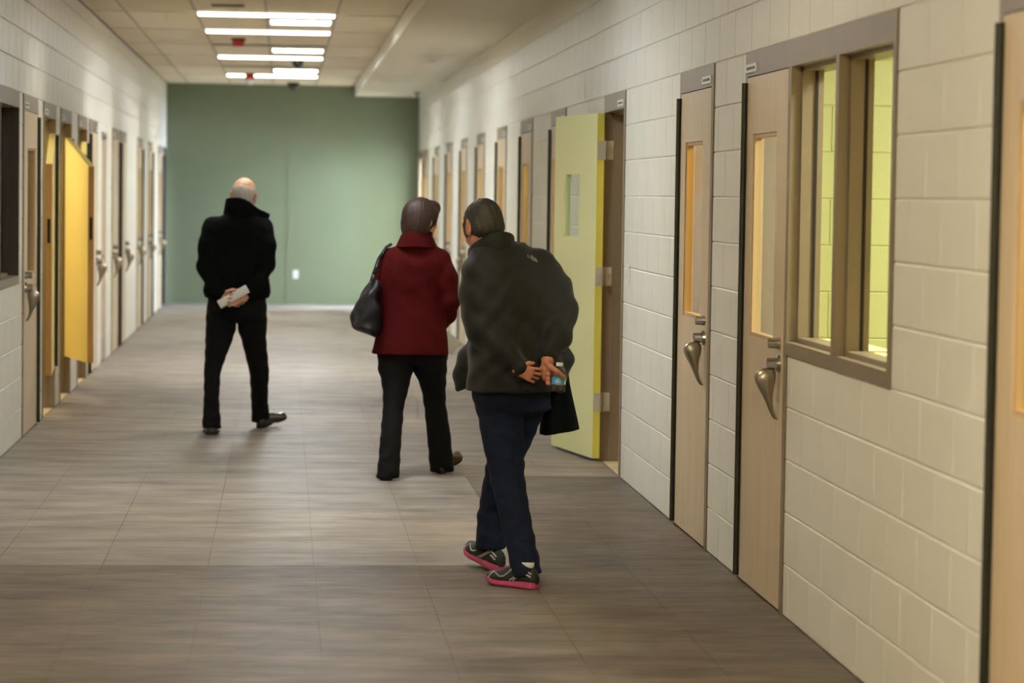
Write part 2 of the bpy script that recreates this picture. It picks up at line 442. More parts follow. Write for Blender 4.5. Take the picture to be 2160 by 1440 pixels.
def leaf_mb(L, u0, u1, v0, v1, z0, z1, lite=None, slope=0.0):
    """Door leaf with an optional vision opening; slope lowers the top at the handle side."""
    mb = MB()
    if not lite:
        pts = [(u0, z0), (u1, z0), (u1, z1), (u0, z1-slope)]
        vs = [L.p(u, v1, z) for u, z in pts] + [L.p(u, v0, z) for u, z in pts]
        mb.add(vs, [(0, 1, 2, 3), (7, 6, 5, 4), (0, 4, 5, 1), (1, 5, 6, 2), (2, 6, 7, 3), (3, 7, 4, 0)])
        return mb
    a, b, c, d = lite
    O = [(u0, z0), (u1, z0), (u1, z1), (u0, z1)]; I = [(a, c), (b, c), (b, d), (a, d)]
    vs = []
    for v in (v1, v0):
        vs += [L.p(u, v, z) for u, z in O] + [L.p(u, v, z) for u, z in I]
    fs = []
    for i in range(4):
        j = (i+1) % 4
        fs += [(i, j, j+4, i+4), (8+j, 8+i, 12+i, 12+j), (j, i, 8+i, 8+j), (i+4, j+4, 12+j, 12+i)]
    return mb.add(vs, fs)
def lite_parts(L, leaf, lite, v0, v1, gm='clear_glass', bm='maple_shade'):
    a, b, c, d = lite
    mb = MB(); w = 0.016
    for q in ((a, a+w, c, d), (b-w, b, c, d), (a+w, b-w, c, c+w), (a+w, b-w, d-w, d)):
        L.box(mb, q[0], q[1], v0+0.004, v1-0.006, q[2], q[3])
    mb.build('glazing_bead', bm, leaf)
    mb = MB(); L.box(mb, a+w*0.6, b-w*0.6, (v0+v1)/2-0.003, (v0+v1)/2+0.003, c+w*0.6, d-w*0.6)
    mb.build('pane', gm, leaf)
def hinge_strip(L, root, u, v0=0.006, z0=0.02, z1=2.108):
    mb = MB(); n = 20; st = (z1-z0)/n
    for i in range(n):
        ca = L.p(u, v0+0.010, z0+i*st+0.001); cb = L.p(u, v0+0.010, z0+(i+1)*st-0.001)
        mb.cyl(ca, cb, 0.0135, n=10)
    L.box(mb, u-0.020, u+0.020, v0-0.004, v0+0.004, z0, z1)
    mb.cyl(L.p(u, v0+0.010, z0), L.p(u, v0+0.010, z1), 0.0125, n=10)
    return mb.build('continuous_hinge', 'hinge_dark', root)
def handle_parts(L, leaf, u, v, zr=0.975, zt=1.055):
    """Anti-ligature lever: round rose, hooded teardrop lever that tapers down to a hooked tip; cylinder above."""
    mb = MB(); mb.cyl(L.p(u, v, zr), L.p(u, v+0.012, zr), 0.036, 0.034, 20); mb.cyl(L.p(u, v+0.012, zr), L.p(u, v+0.052, zr), 0.024, 0.022, 20)
    ro = mb.build('handle', 'steel', leaf, smooth=False)
    mb = MB(); rings = []
    for z, va, vb, hw in ((0.012, 0.030, 0.062, 0.012), (0.0, 0.016, 0.086, 0.020), (-0.018, 0.012, 0.098, 0.026), (-0.038, 0.014, 0.096, 0.027), (-0.065, 0.020, 0.083, 0.025),
                          (-0.095, 0.024, 0.066, 0.021), (-0.125, 0.025, 0.051, 0.016), (-0.150, 0.021, 0.041, 0.012), (-0.172, 0.012, 0.030, 0.011), (-0.186, 0.004, 0.020, 0.010), (-0.190, 0.002, 0.010, 0.007)):
        c, hv = (va+vb)/2, (vb-va)/2
        rings.append([L.p(u + hw*math.cos(2*PI*i/16), v + c + hv*math.sin(2*PI*i/16), zr-0.03+z) for i in range(16)])
    mb.loft(rings); mb.build('lever', 'satin_steel', ro, smooth=True)
    mb = MB(); mb.cyl(L.p(u, v, zt), L.p(u, v+0.010, zt), 0.024, 0.023, 18); mb.cyl(L.p(u, v+0.010, zt), L.p(u, v+0.044, zt), 0.0215, 0.020, 18); mb.cyl(L.p(u, v+0.044, zt), L.p(u, v+0.0445, zt), 0.010, 0.010, 10)
    mb.build('lock_cylinder', 'steel', leaf)
def sign_parts(L, root, u, z=FH-0.068, wd=0.25, ht=0.036):
    mb = MB(); L.box(mb, u-wd/2, u+wd/2, 0.0055, 0.011, z-ht/2, z+ht/2)
    s = mb.build('number_plate', 'plate_white', root)
    mb = MB()
    for i, (a, b) in enumerate(((0.12, 0.3), (0.34, 0.42), (0.46, 0.62), (0.66, 0.86))):
        L.box(mb, u-wd/2+wd*a, u-wd/2+wd*b, 0.0108, 0.0116, z-0.006, z+0.006)
    mb.build('plate_print', 'lettering', s)
LITE = (0.275, 0.80, 1.05, 1.89)
_proto = {}
def closed_door(n, side, y0, label, hinge_far=True, wd=DW, lite=LITE, glassm='clear_glass', sign=0.19, leafm='maple', framem='frame_paint'):
    """A framed flush door, its handle at the end away from the hinge."""
    key = (side, hinge_far, round(wd, 3), lite, glassm, sign, leafm, framem)
    X = XR if side > 0 else XL
    if key in _proto:
        r = copy_tree(_proto[key], None, (X, y0, 0))
    else:
        r = empty('door', (X, y0, 0)); _proto[key] = r
        L = Loc(side, not hinge_far, wd)
        frame_parts(L, r, wd, framem)
        lf = leaf_mb(L, 0.055, wd-0.055, -0.040, 0.007, 0.012, FH-0.107, lite).build('leaf', leafm, r)
        if lite: lite_parts(L, lf, lite, -0.040, 0.007, glassm)
        hinge_strip(L, r, wd-0.044)
        handle_parts(L, lf, 0.055+0.072, 0.007)
        if sign: sign_parts(L, r, sign if sign > 0 else wd+sign)
    r.name = 'door_%d' % n
    return tag(r, label, 'door', 'corridor doors', 'structure')

closed_door(1, 1, 6.05, 'maple door cut off by the right edge of the picture', sign=None)
# -- window unit with a door in the same frame (right wall)
L = Loc(1, False, 2.749)
r = tag(empty('window_1', (XR, 8.271, 0)), 'large two-light interior window in a taupe steel frame', 'window', kind='structure')
z0, z1 = 5*CO, FH
for a, b in ((0, 0.045), (0.869, 0.919), (1.739, 1.789)):
    mb = MB(); L.box(mb, a, b, -0.122 if a else -WT-0.012, 0.006, z0+0.052 if a < 1.7 else 0, z1-0.102)
    if a > 0: L.box(mb, a-0.016, a, -0.108, -0.036, z0+0.07, z1-0.102)
    if a < 1.7: L.box(mb, b, b+0.016, -0.108, -0.036, z0+0.07, z1-0.102)
    mb.build('mullion' if a else 'jamb', 'frame_paint', r)
mb = MB(); L.box(mb, 0, 1.789, -WT-0.012, 0.006, z1-0.102, z1); L.box(mb, 0.05, 1.739, -0.108, -0.036, z1-0.118, z1-0.102); mb.build('frame_head', 'frame_paint', r)
mb = MB(); L.box(mb, 0, 1.739, -WT-0.012, 0.006, z0, z0+0.052); L.box(mb, 0.05, 1.739, -0.108, -0.036, z0+0.052, z0+0.07); mb.build('frame_sill', 'frame_paint', r)
for a, b in ((0.045, 0.869), (0.919, 1.739)):
    mb = MB(); L.box(mb, a+0.005, b-0.005, -0.094, -0.088, z0+0.055, z1-0.105); mb.build('pane', 'clear_glass', r)
    mb = MB()
    for q in ((a+0.016, a+0.021), (b-0.021, b-0.016)): L.box(mb, q[0], q[1], -0.097, -0.085, z0+0.07, z1-0.118)
    mb.build('gasket', 'dark_void', r)
    mb = MB(); L.box(mb, a+0.02, b-0.02, -WT-0.035, -0.13, z0+0.052, z0+0.066); mb.build('window_ledge', 'cell_cream', r)
r = tag(empty('door_2', (XR, 10.01, 0)), 'maple door with tall vision pane in one frame with the window', 'door', 'corridor doors', 'structure')
L = Loc(1, False, 1.01)
mb = MB(); L.box(mb, 0.958, 1.01, -WT-0.012, 0.006, 0, FH-0.102); L.box(mb, 0.944, 0.958, -WT+0.03, -0.05, 0, FH-0.102); mb.build('jamb', 'frame_paint', r)
mb = MB(); L.box(mb, 0.05, 1.01, -WT-0.012, 0.006, FH-0.102, FH); mb.build('frame_head', 'frame_paint', r)
lf = leaf_mb(L, 0.053, 0.955, -0.040, 0.007, 0.012, FH-0.107, LITE).build('leaf', 'maple', r)
lite_parts(L, lf, LITE, -0.040, 0.007); hinge_strip(L, r, 0.966); handle_parts(L, lf, 0.053+0.072, 0.007); sign_parts(L, r, 0.87)
closed_door(3, 1, 11.85, 'maple door with glowing yellow vision pane beyond the window door')
# -- open yellow door
r = tag(empty('door_4', (XR, 14.955, 0)), 'pale yellow door swung right open against the wall on three steel hinges', 'door', 'corridor doors', 'structure')
wd = 1.0; L = Loc(1, False, wd); frame_parts(L, r, wd)
sign_parts(L, r, 0.19)
hx, hy = 0.012, wd-0.085
lfroot = empty('swing', (-hx, hy, 0)); lfroot.parent = r
class Free(Loc):
    def p(s, u, v, z): return (-v, u, z)
LF = Free(1, False, 1)
ang = math.radians(10.3)
lite = (0.36, 0.70, 1.355, 1.775)
lf = leaf_mb(LF, 0.0, 0.905, 0.0, 0.045, 0.02, FH-0.107, lite).build('leaf', 'yellow_laminate', r, loc=(-hx, hy+0.0, 0))
lf.rotation_euler = (0, 0, ang)
C.objects.unlink(lfroot); bpy.data.objects.remove(lfroot)
lite_parts(LF, lf, lite, 0.0, 0.045, 'clear_glass', 'yellow_laminate')
mb = MB(); mb.box(-0.0455, 0.0005, -0.0015, 0.0, 0.02, FH-0.107); mb.build('edge_band', 'yellow_edge', lf)
for z in (0.365, 1.135, 1.905):
    mb = MB(); mb.box(-0.044, -0.002, -0.004, -0.0012, z-0.057, z+0.057)
    for k in range(4): mb.cyl((-0.015-0.014*(k % 2), -0.0055, z-0.042+k*0.028), (-0.015-0.014*(k % 2), -0.003, z-0.042+k*0.028), 0.004, n=8)
    h = mb.build('hinge', 'hinge_steel', lf)
    mb = MB(); mb.cyl((0.006, -0.012, z-0.057), (0.006, -0.012, z+0.057), 0.009, n=12)
    for k in range(1, 5): mb.cyl((0.006, -0.012, z-0.057+k*0.0228-0.001), (0.006, -0.012, z-0.057+k*0.0228+0.001), 0.0095, n=12)
    mb.build('knuckle', 'steel', h)
    mb = MB(); mb.box(0.0, 0.056, wd-0.0555, wd-0.0518, z-0.057, z+0.057); mb.box(0.012, 0.018, wd-0.0575, wd-0.055, z-0.035, z+0.035)
    for k in range(4): mb.cyl((0.030+0.014*(k % 2), wd-0.058, z-0.042+k*0.028), (0.030+0.014*(k % 2), wd-0.055, z-0.042+k*0.028), 0.004, n=8)
    mb.build('hinge_plate', 'hinge_steel', r)
_far = ['partly hidden behind the open yellow door', 'second past the open yellow door', 'third past the open yellow door', 'fourth past the open yellow door',
        'fifth past the open yellow door', 'sixth past the open yellow door', 'third from the green end wall', 'second from the green end wall']
_far = ['maple door partly hidden behind the open yellow door', 'maple door first seen clear beyond the open yellow door', 'maple door second clear of the open yellow door',
        'maple door third clear of the open yellow door', 'maple door fourth clear of the open yellow door', 'maple door in the right wall, third from the green end wall',
        'maple door in the right wall, second from the green end wall', 'maple door in the right wall, beside the green end wall']
for i, y in enumerate(R_DOORS): closed_door(5+i, 1, y, _far[i])
r = tag(empty('door_25', (XR, 36.85, 0)), 'open doorway full of daylight at the right end of the green wall', 'door', kind='structure')
frame_parts(Loc(1, False, 1.0), r, 1.0)
# -- left wall: dark window, then doors
L = Loc(-1, False, 2.23)
r = tag(empty('window_2', (XL, 14.7, 0)), 'dark interior window cut off by the left edge of the picture', 'window', kind='structure')
for a, b in ((0, 0.05), (1.09, 1.14), (2.18, 2.23)):
    mb = MB(); L.box(mb, a, b, -WT-0.012, 0.006, z0+0.052, z1-0.102)
    if a > 0: L.box(mb, a-0.016, a, -0.125, -0.06, z0+0.07, z1-0.102)
    if b < 2.2: L.box(mb, b, b+0.016, -0.125, -0.06, z0+0.07, z1-0.102)
    mb.build('mullion' if 0 < a < 2 else 'jamb', 'dark_frame', r)  # darker than head and sill: shade of the reveals put into the colour
mb = MB(); L.box(mb, 0, 2.23, -WT-0.012, 0.006, z1-0.102, z1); mb.build('frame_head', 'frame_paint', r)
mb = MB(); L.box(mb, 0, 2.23, -WT-0.012, 0.006, z0, z0+0.052); L.box(mb, 0.05, 2.18, -0.125, -0.06, z0+0.052, z0+0.07); mb.build('frame_sill', 'frame_paint', r)
for a, b in ((0.05, 1.09), (1.14, 2.18)):
    mb = MB(); L.box(mb, a+0.005, b-0.005, -0.098, -0.092, z0+0.055, z1-0.105); mb.build('pane', 'dim_glass', r)
closed_door(13, -1, 17.195, 'maple door with tall brown vision pane beside the dark window')
# sloped-top doors hung clear of the floor, standing ajar
def ajar_door(n, y0, wd, angle, label, sign=0.19):
    r = tag(empty('door_%d' % n, (XL, y0, 0)), label, 'door', 'sloped-top amber doors', 'structure')
    L = Loc(-1, False, wd); frame_parts(L, r, wd); 
    if sign: sign_parts(L, r, sign)
    hinge = (0.004, wd-0.058)
    # leaf runs from the hinge toward the viewer; local u is measured from the hinge
    class G(Loc):
        def p(s, u, v, z): return (v, -u, z)
    g = G(-1, False, 1); ln = wd-0.115
    mb = MB()
    zb, zh, zl = 0.30, 2.03, 1.80
    pts = [(0, zb), (ln, zb), (ln, zl), (0.0, zh)]
    vs = [g.p(u, 0, z) for u, z in pts] + [g.p(u, -0.045, z) for u, z in pts]
    mb.add(vs, [(0, 1, 2, 3), (7, 6, 5, 4), (0, 4, 5, 1), (1, 5, 6, 2), (2, 6, 7, 3), (3, 7, 4, 0)])
    lf = mb.build('leaf', 'amber_laminate', r, loc=(hinge[0], hinge[1], 0)); lf.rotation_euler = (0, 0, angle)
    mb = MB(); mb.box(0, -0.045, -ln-0.0015, -ln, zb, zl-0.004); mb.build('edge_band', 'amber_edge', lf)
    mb = MB(); mb.box(-0.012, -0.033, -ln-0.0028, -ln-0.001, 1.24, 1.41); mb.build('lock_slot', 'dark_void', lf)
    hinge_strip(L, r, wd-0.044, z0=0.31, z1=2.02)
    return r
ajar_door(14, 18.63, 1.016, math.radians(3.6), 'amber sloped-top door nearest the viewer, standing just ajar')
ajar_door(15, 20.06, 1.0, math.radians(16), 'bright yellow sloped-top door swung out into the corridor')
ajar_door(16, 21.75, 1.0, math.radians(3.4), 'amber sloped-top door behind the bright yellow one, just ajar')
closed_door(17, -1, 22.985, 'maple door hinged beside the last amber door', hinge_far=False, lite=None)
# narrow recessed door with a gap below
r = tag(empty('door_18', (XL, 24.61, 0)), 'narrow tan recessed door with a dark gap beneath', 'door', kind='structure')
L = Loc(-1, False, 0.66)
mb = MB(); L.box(mb, 0, 0.02, -WT-0.01, 0.003, 0, 2.14); mb.build('jamb', 'soffit_paint', r)
mb = MB(); L.box(mb, 0.64, 0.66, -WT-0.01, 0.003, 0, 2.14); mb.build('jamb', 'soffit_paint', r)
mb = MB(); L.box(mb, 0, 0.66, -WT-0.01, 0.003, 2.11, 2.16); mb.build('frame_head', 'frame_paint', r)
lf = leaf_mb(L, 0.024, 0.636, -0.075, -0.03, 0.22, 2.10).build('leaf', 'maple_shade', r)
mb = MB(); mb.cyl(L.p(0.12, -0.03, 1.0), L.p(0.12, 0.015, 1.0), 0.022, 0.018, 14); mb.build('handle', 'steel', lf)
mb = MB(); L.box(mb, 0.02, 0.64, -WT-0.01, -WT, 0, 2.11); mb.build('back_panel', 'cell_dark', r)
closed_door(19, -1, 26.1, 'maple door of the close pair, the one nearer the viewer', lite=None)
closed_door(20, -1, 27.32, 'maple door of the close pair, the one farther off', hinge_far=False, lite=None)
closed_door(21, -1, 30.56, 'maple door in the left wall, first past the close pair')
closed_door(22, -1, 33.0, 'maple door in the left wall, second past the close pair', wd=1.0)
closed_door(23, -1, 35.65, 'maple door in the left wall, third past the close pair')
r = tag(empty('door_24', (XL, 37.05, 0)), 'dark open doorway in the left wall at the green end wall', 'door', kind='structure')
frame_parts(Loc(-1, False, 0.9), r, 0.9, 'dark_frame')

# ------------------------------------------------------------------ rooms behind the walls
def room(side, y0, y1, paint, energy, col, depth=3.0, floorm='vinyl_cell', lamp_x=0.9, lamp_y=None):
    X0 = (XR if side > 0 else XL) + side*WT; X1 = X0 + side*depth
    mb = MB()
    mb.box(X1, X1+side*0.1, y0, y1, 0, 2.7)
    mb.box(X0, X1, y0-0.02, y0+0.02, 0, 2.7); mb.box(X0, X1, y1-0.02, y1+0.02, 0, 2.7)
    mb.box(X0, X1+side*0.1, y0, y1, 2.7, 2.75)
    o = tag(mb.build('wall_cell', paint), kind='structure')
    o['label'] = 'inner walls of the room behind the %s wall at %s' % ('right' if side > 0 else 'left', 'the %d metre mark' % round((y0+y1)/2)); o['category'] = 'wall'
    mb = MB(); mb.box(X0-side*0.19, X1, y0, y1, -0.06, -0.0005); f = tag(mb.build('floor_cell', floorm), o['label'].replace('inner walls', 'pale floor'), 'floor', kind='structure')
    if energy:
        ld = bpy.data.lights.new('room_lamp', 'AREA'); ld.energy = energy; ld.color = col; ld.shape = 'RECTANGLE'; ld.size = 0.6; ld.size_y = 0.3
        lo = bpy.data.objects.new('room_lamp', ld); C.objects.link(lo)
        lo.location = (X0+side*lamp_x, lamp_y if lamp_y else (y0+y1)/2, 2.62)
    return o
AMB = (1.0, 0.80, 0.42); CRM = (1.0, 0.88, 0.62)
room(1, 5.2, 7.5, 'cell_cream', 25*ROOM, AMB)
ra = room(1, 7.6, 11.36, 'cell_cream', 68*ROOM, (1.0, 0.97, 0.84), 3.2, lamp_x=1.0, lamp_y=9.4)
room(1, 11.42, 14.2, 'cell_yellow', 34*ROOM, (1.0, 0.74, 0.30), lamp_y=12.2)
room(1, 14.3, 17.2, 'cell_tan', 14*ROOM, AMB)
for i, y in enumerate(R_DOORS): room(1, y-0.75, min(y+1.6, 36.75), 'cell_cream', 34*ROOM, CRM, 2.2)
room(1, 36.78, 38.1, 'fixture_white', 0, CRM, 2.6)
ld = bpy.data.lights.new('daylight_window', 'AREA'); ld.energy = DAY; ld.color = (0.58, 0.71, 1.0); ld.shape = 'RECTANGLE'; ld.size = 1.1; ld.size_y = 1.8
lo = bpy.data.objects.new('daylight_window', ld); C.objects.link(lo); lo.location = (XR+WT+1.9, 37.4, 2.0); lo.rotation_euler = (0, math.radians(62), 0)
room(-1, 13.6, 17.0, 'cell_dark', 0.8*ROOM, (0.7, 0.9, 0.8))
room(-1, 17.05, 18.38, 'cell_tan', 7*ROOM, AMB, 2.0)
room(-1, 18.42, 19.85, 'cell_yellow', 17*ROOM, (1.0, 0.93, 0.72), 1.9)
room(-1, 19.88, 21.35, 'cell_yellow', 17*ROOM, (1.0, 0.93, 0.72), 1.9)
room(-1, 21.4, 22.85, 'cell_yellow', 17*ROOM, (1.0, 0.93, 0.72), 1.9)
room(-1, 30.2, 32.0, 'cell_cream', 16*ROOM, CRM, 1.9); room(-1, 32.6, 34.4, 'cell_cream', 16*ROOM, CRM, 1.9); room(-1, 35.2, 36.9, 'cell_cream', 16*ROOM, CRM, 1.9)
room(-1, 36.95, 38.1, 'cell_dark', 0, CRM, 1.9, 'vinyl_brown')
# green block partition seen through the window
mb = MB(); mb.box(XR+WT+0.02, XR+WT+2.6, 11.286, 11.335, 0, 2.68)
wp = tag(mb.build('wall_partition', 'green_block'), 'yellow-green block wall inside the room behind the window', 'wall', kind='structure')
k = 0
while k*CO < 2.6:
    x = XR+WT+0.02 - (BL/2 if k % 2 else 0.03)
    while x < XR+WT+2.2:
        a = max(x, XR+WT+0.02); ln = x+BL-a
        if ln > 0.05: link('concrete_block', block_mesh(ln, CO, 'green_block', 0), wp, (a, 11.281, k*CO))
        x += BL
    k += 1

# ------------------------------------------------------------------ small wall and ceiling devices
def plate(name, label, cat, x0, x1, y0, y1, z0, z1, axis, toggles):
    mb = MB(); mb.box(x0, x1, y0, y1, z0, z1); me = mb.mesh(name, 'plate_white'); bevel_mesh(me, 0.002, 1)
    o = tag(link(name, me), label, cat)
    for q in toggles:
        m2 = MB(); m2.box(*q[:6]); m2.build(q[6], q[7], o)
    return o
plate('light_switch', 'white light switch plate on the block wall beside the yellow doorway', 'switch', XR-0.008, XR+0.001, 14.675, 14.745, 1.12, 1.24, 0,
      [(XR-0.014, XR-0.007, 14.703, 14.717, 1.168, 1.192, 'toggle', 'plate_white')])
plate('wall_outlet', 'white socket plate low on the green end wall', 'outlet', 0.15, 0.225, YF-0.008, YF+0.001, 0.375, 0.495, 1,
      [(0.170, 0.205, YF-0.011, YF-0.007, 0.395, 0.428, 'socket', 'plate_white'), (0.170, 0.205, YF-0.011, YF-0.007, 0.442, 0.475, 'socket', 'plate_white')])
def alarm(x, y, label, white=False):
    r = tag(empty('fire_alarm', (x, y, ZC)), label, 'alarm', 'red fire alarms on the ceiling')
    mb = MB(); mb.lathe([(0.075, 0.0), (0.075, -0.012), (0.062, -0.016)], 20); mb.build('base', 'dark_frame', r)
    mb = MB(); mb.box(-0.06, 0.06, -0.06, 0.06, -0.075, -0.014); me = mb.mesh('body', 'alarm_red'); bevel_mesh(me, 0.012, 2); link('body', me, r)
    if white:
        mb = MB(); mb.lathe([(0.05, -0.075), (0.055, -0.10), (0.045, -0.135), (0.02, -0.15)], 20); mb.build('strobe', 'plate_white', r, smooth=True)
    return r
alarm(-0.47, 26.85, 'red fire alarm between lit line lights on the ceiling')
alarm(-0.45, 34.6, 'red fire alarm with white strobe near the green end wall', True)
def dome(x, y, label):
    r = tag(empty('dome_camera', (x, y, ZC)), label, 'camera', 'black dome cameras on the ceiling')
    mb = MB(); mb.lathe([(0.085, 0.0), (0.085, -0.03), (0.07, -0.035)], 24); mb.build('base', 'dark_frame', r)
    mb = MB(); mb.lathe([(0.068*math.cos(a), -0.035-0.075*math.sin(a)) for a in [i*PI/2/7 for i in range(7)]] + [(0.004, -0.11)], 24); mb.build('bubble', 'dome_black', r, smooth=True)
dome(0.15, 30.55, 'black dome camera beside the cool ceiling troffer')
dome(0.125, 37.3, 'black dome camera against the green end wall')
mb = MB(); mb.box(-0.14, 0.14, -0.03, 0.03, -0.012, 0.002)
rr = tag(empty('air_grille', (-0.47, 22.0, ZC)), 'small dark air grille in a ceiling panel before the first light', 'vent'); mb.build('grille_frame', 'grid_bar', rr)
for i in range(4):
    mb = MB(); mb.box(-0.13, 0.13, -0.024+i*0.013, -0.017+i*0.013, -0.016, -0.011); mb.build('slat', 'dark_frame', rr)
rr = tag(empty('sprinkler_head', (1.83, 36.2, ZS)), 'small dark sprinkler head under the soffit by the end wall', 'sprinkler')
mb = MB(); mb.lathe([(0.06, 0), (0.06, -0.008), (0.02, -0.012)], 20); mb.build('escutcheon', 'dark_frame', rr)
mb = MB(); mb.lathe([(0.012, -0.01), (0.012, -0.05), (0.03, -0.055), (0.03, -0.06)], 16); mb.build('deflector', 'hinge_dark', rr)

# ------------------------------------------------------------------ people: implicit surfaces meshed as one continuous skin each
mat('skin_light', lin(214, 160, 132), 0.5, var=0.05, nscale=30, bump=0.1, bscale=120)
mat('skin_warm', lin(206, 142, 104), 0.5, var=0.05, nscale=30, bump=0.1, bscale=120)
mat('skin_tan', lin(190, 124, 98), 0.5, var=0.05, nscale=30, bump=0.1, bscale=120)
mat('hair_white', lin(196, 186, 172), 0.6, var=0.12, nscale=40, stretch=(1, 1, 0.25), bump=0.4, bscale=90)
mat('hair_brown', lin(50, 29, 19), 0.55, var=0.5, nscale=30, stretch=(1, 1, 0.2), bump=0.5, bscale=90)
mat('hair_black', lin(44, 42, 32), 0.6, var=0.25, nscale=60, stretch=(1, 1, 0.3), bump=0.6, bscale=160)
mat('jacket_black', lin(7, 9, 9), 0.9, var=0.15, nscale=12, bump=0.25, bscale=30, spec=0.12)
mat('trousers_black', lin(12, 12, 10), 0.85, var=0.15, nscale=12, bump=0.2, bscale=30, spec=0.2)
mat('wool_red', lin(68, 11, 10), 0.9, var=0.12, nscale=25, bump=0.3, bscale=160, spec=0.1)
mat('shell_black', lin(23, 25, 21), 0.7, var=0.12, nscale=10, bump=0.25, bscale=40, spec=0.3, sheen=0.1)
mat('denim', lin(22, 29, 47), 0.85, var=0.18, nscale=40, bump=0.3, bscale=200, spec=0.2)
mat('bag_leather', lin(14, 13, 20), 0.5, var=0.15, nscale=12, bump=0.25, bscale=30)
mat('shoe_black', lin(22, 22, 22), 0.32, var=0.1, coat=0.2)
mat('shoe_brown', lin(56, 32, 24), 0.38, var=0.15, coat=0.2)
mat('shoe_mesh', lin(30, 34, 30), 0.7, var=0.2, nscale=80, bump=0.3, bscale=300)
mat('shoe_pink', lin(196, 78, 120), 0.5, var=0.08, nscale=20)
mat('shoe_silver', lin(176, 174, 164), 0.35, metal=0.25, var=0.04)
mat('sole_black', lin(20, 20, 20), 0.7)
mat('sock_white', lin(205, 205, 200), 0.8)
mat('paper', lin(236, 232, 218), 0.7, var=0.02, nscale=6)
mat('paper_print', lin(150, 146, 122), 0.7, var=0.2, nscale=30)
mat('eye_white', lin(225, 220, 212), 0.25)
mat('gold', lin(230, 200, 130), 0.2, metal=1.0)
mat('emblem_grey', lin(150, 150, 142), 0.6)
mat('bottle_cap', lin(222, 224, 222), 0.45)
mat('label_blue', lin(86, 160, 206), 0.4, var=0.12, nscale=40)
mat('label_white', lin(226, 234, 236), 0.4)
mat('label_lime', lin(206, 214, 60), 0.4)
def clear_plastic(name):
    m, nt, b = _new(name)
    b.inputs['Base Color'].default_value = (0.95, 0.97, 0.97, 1)
    b.inputs['Roughness'].default_value = 0.06
    b.inputs['IOR'].default_value = 1.33
    b.inputs['Transmission Weight'].default_value = 1.0
glass('water_plastic', (0.90, 0.93, 0.93), 0.45)

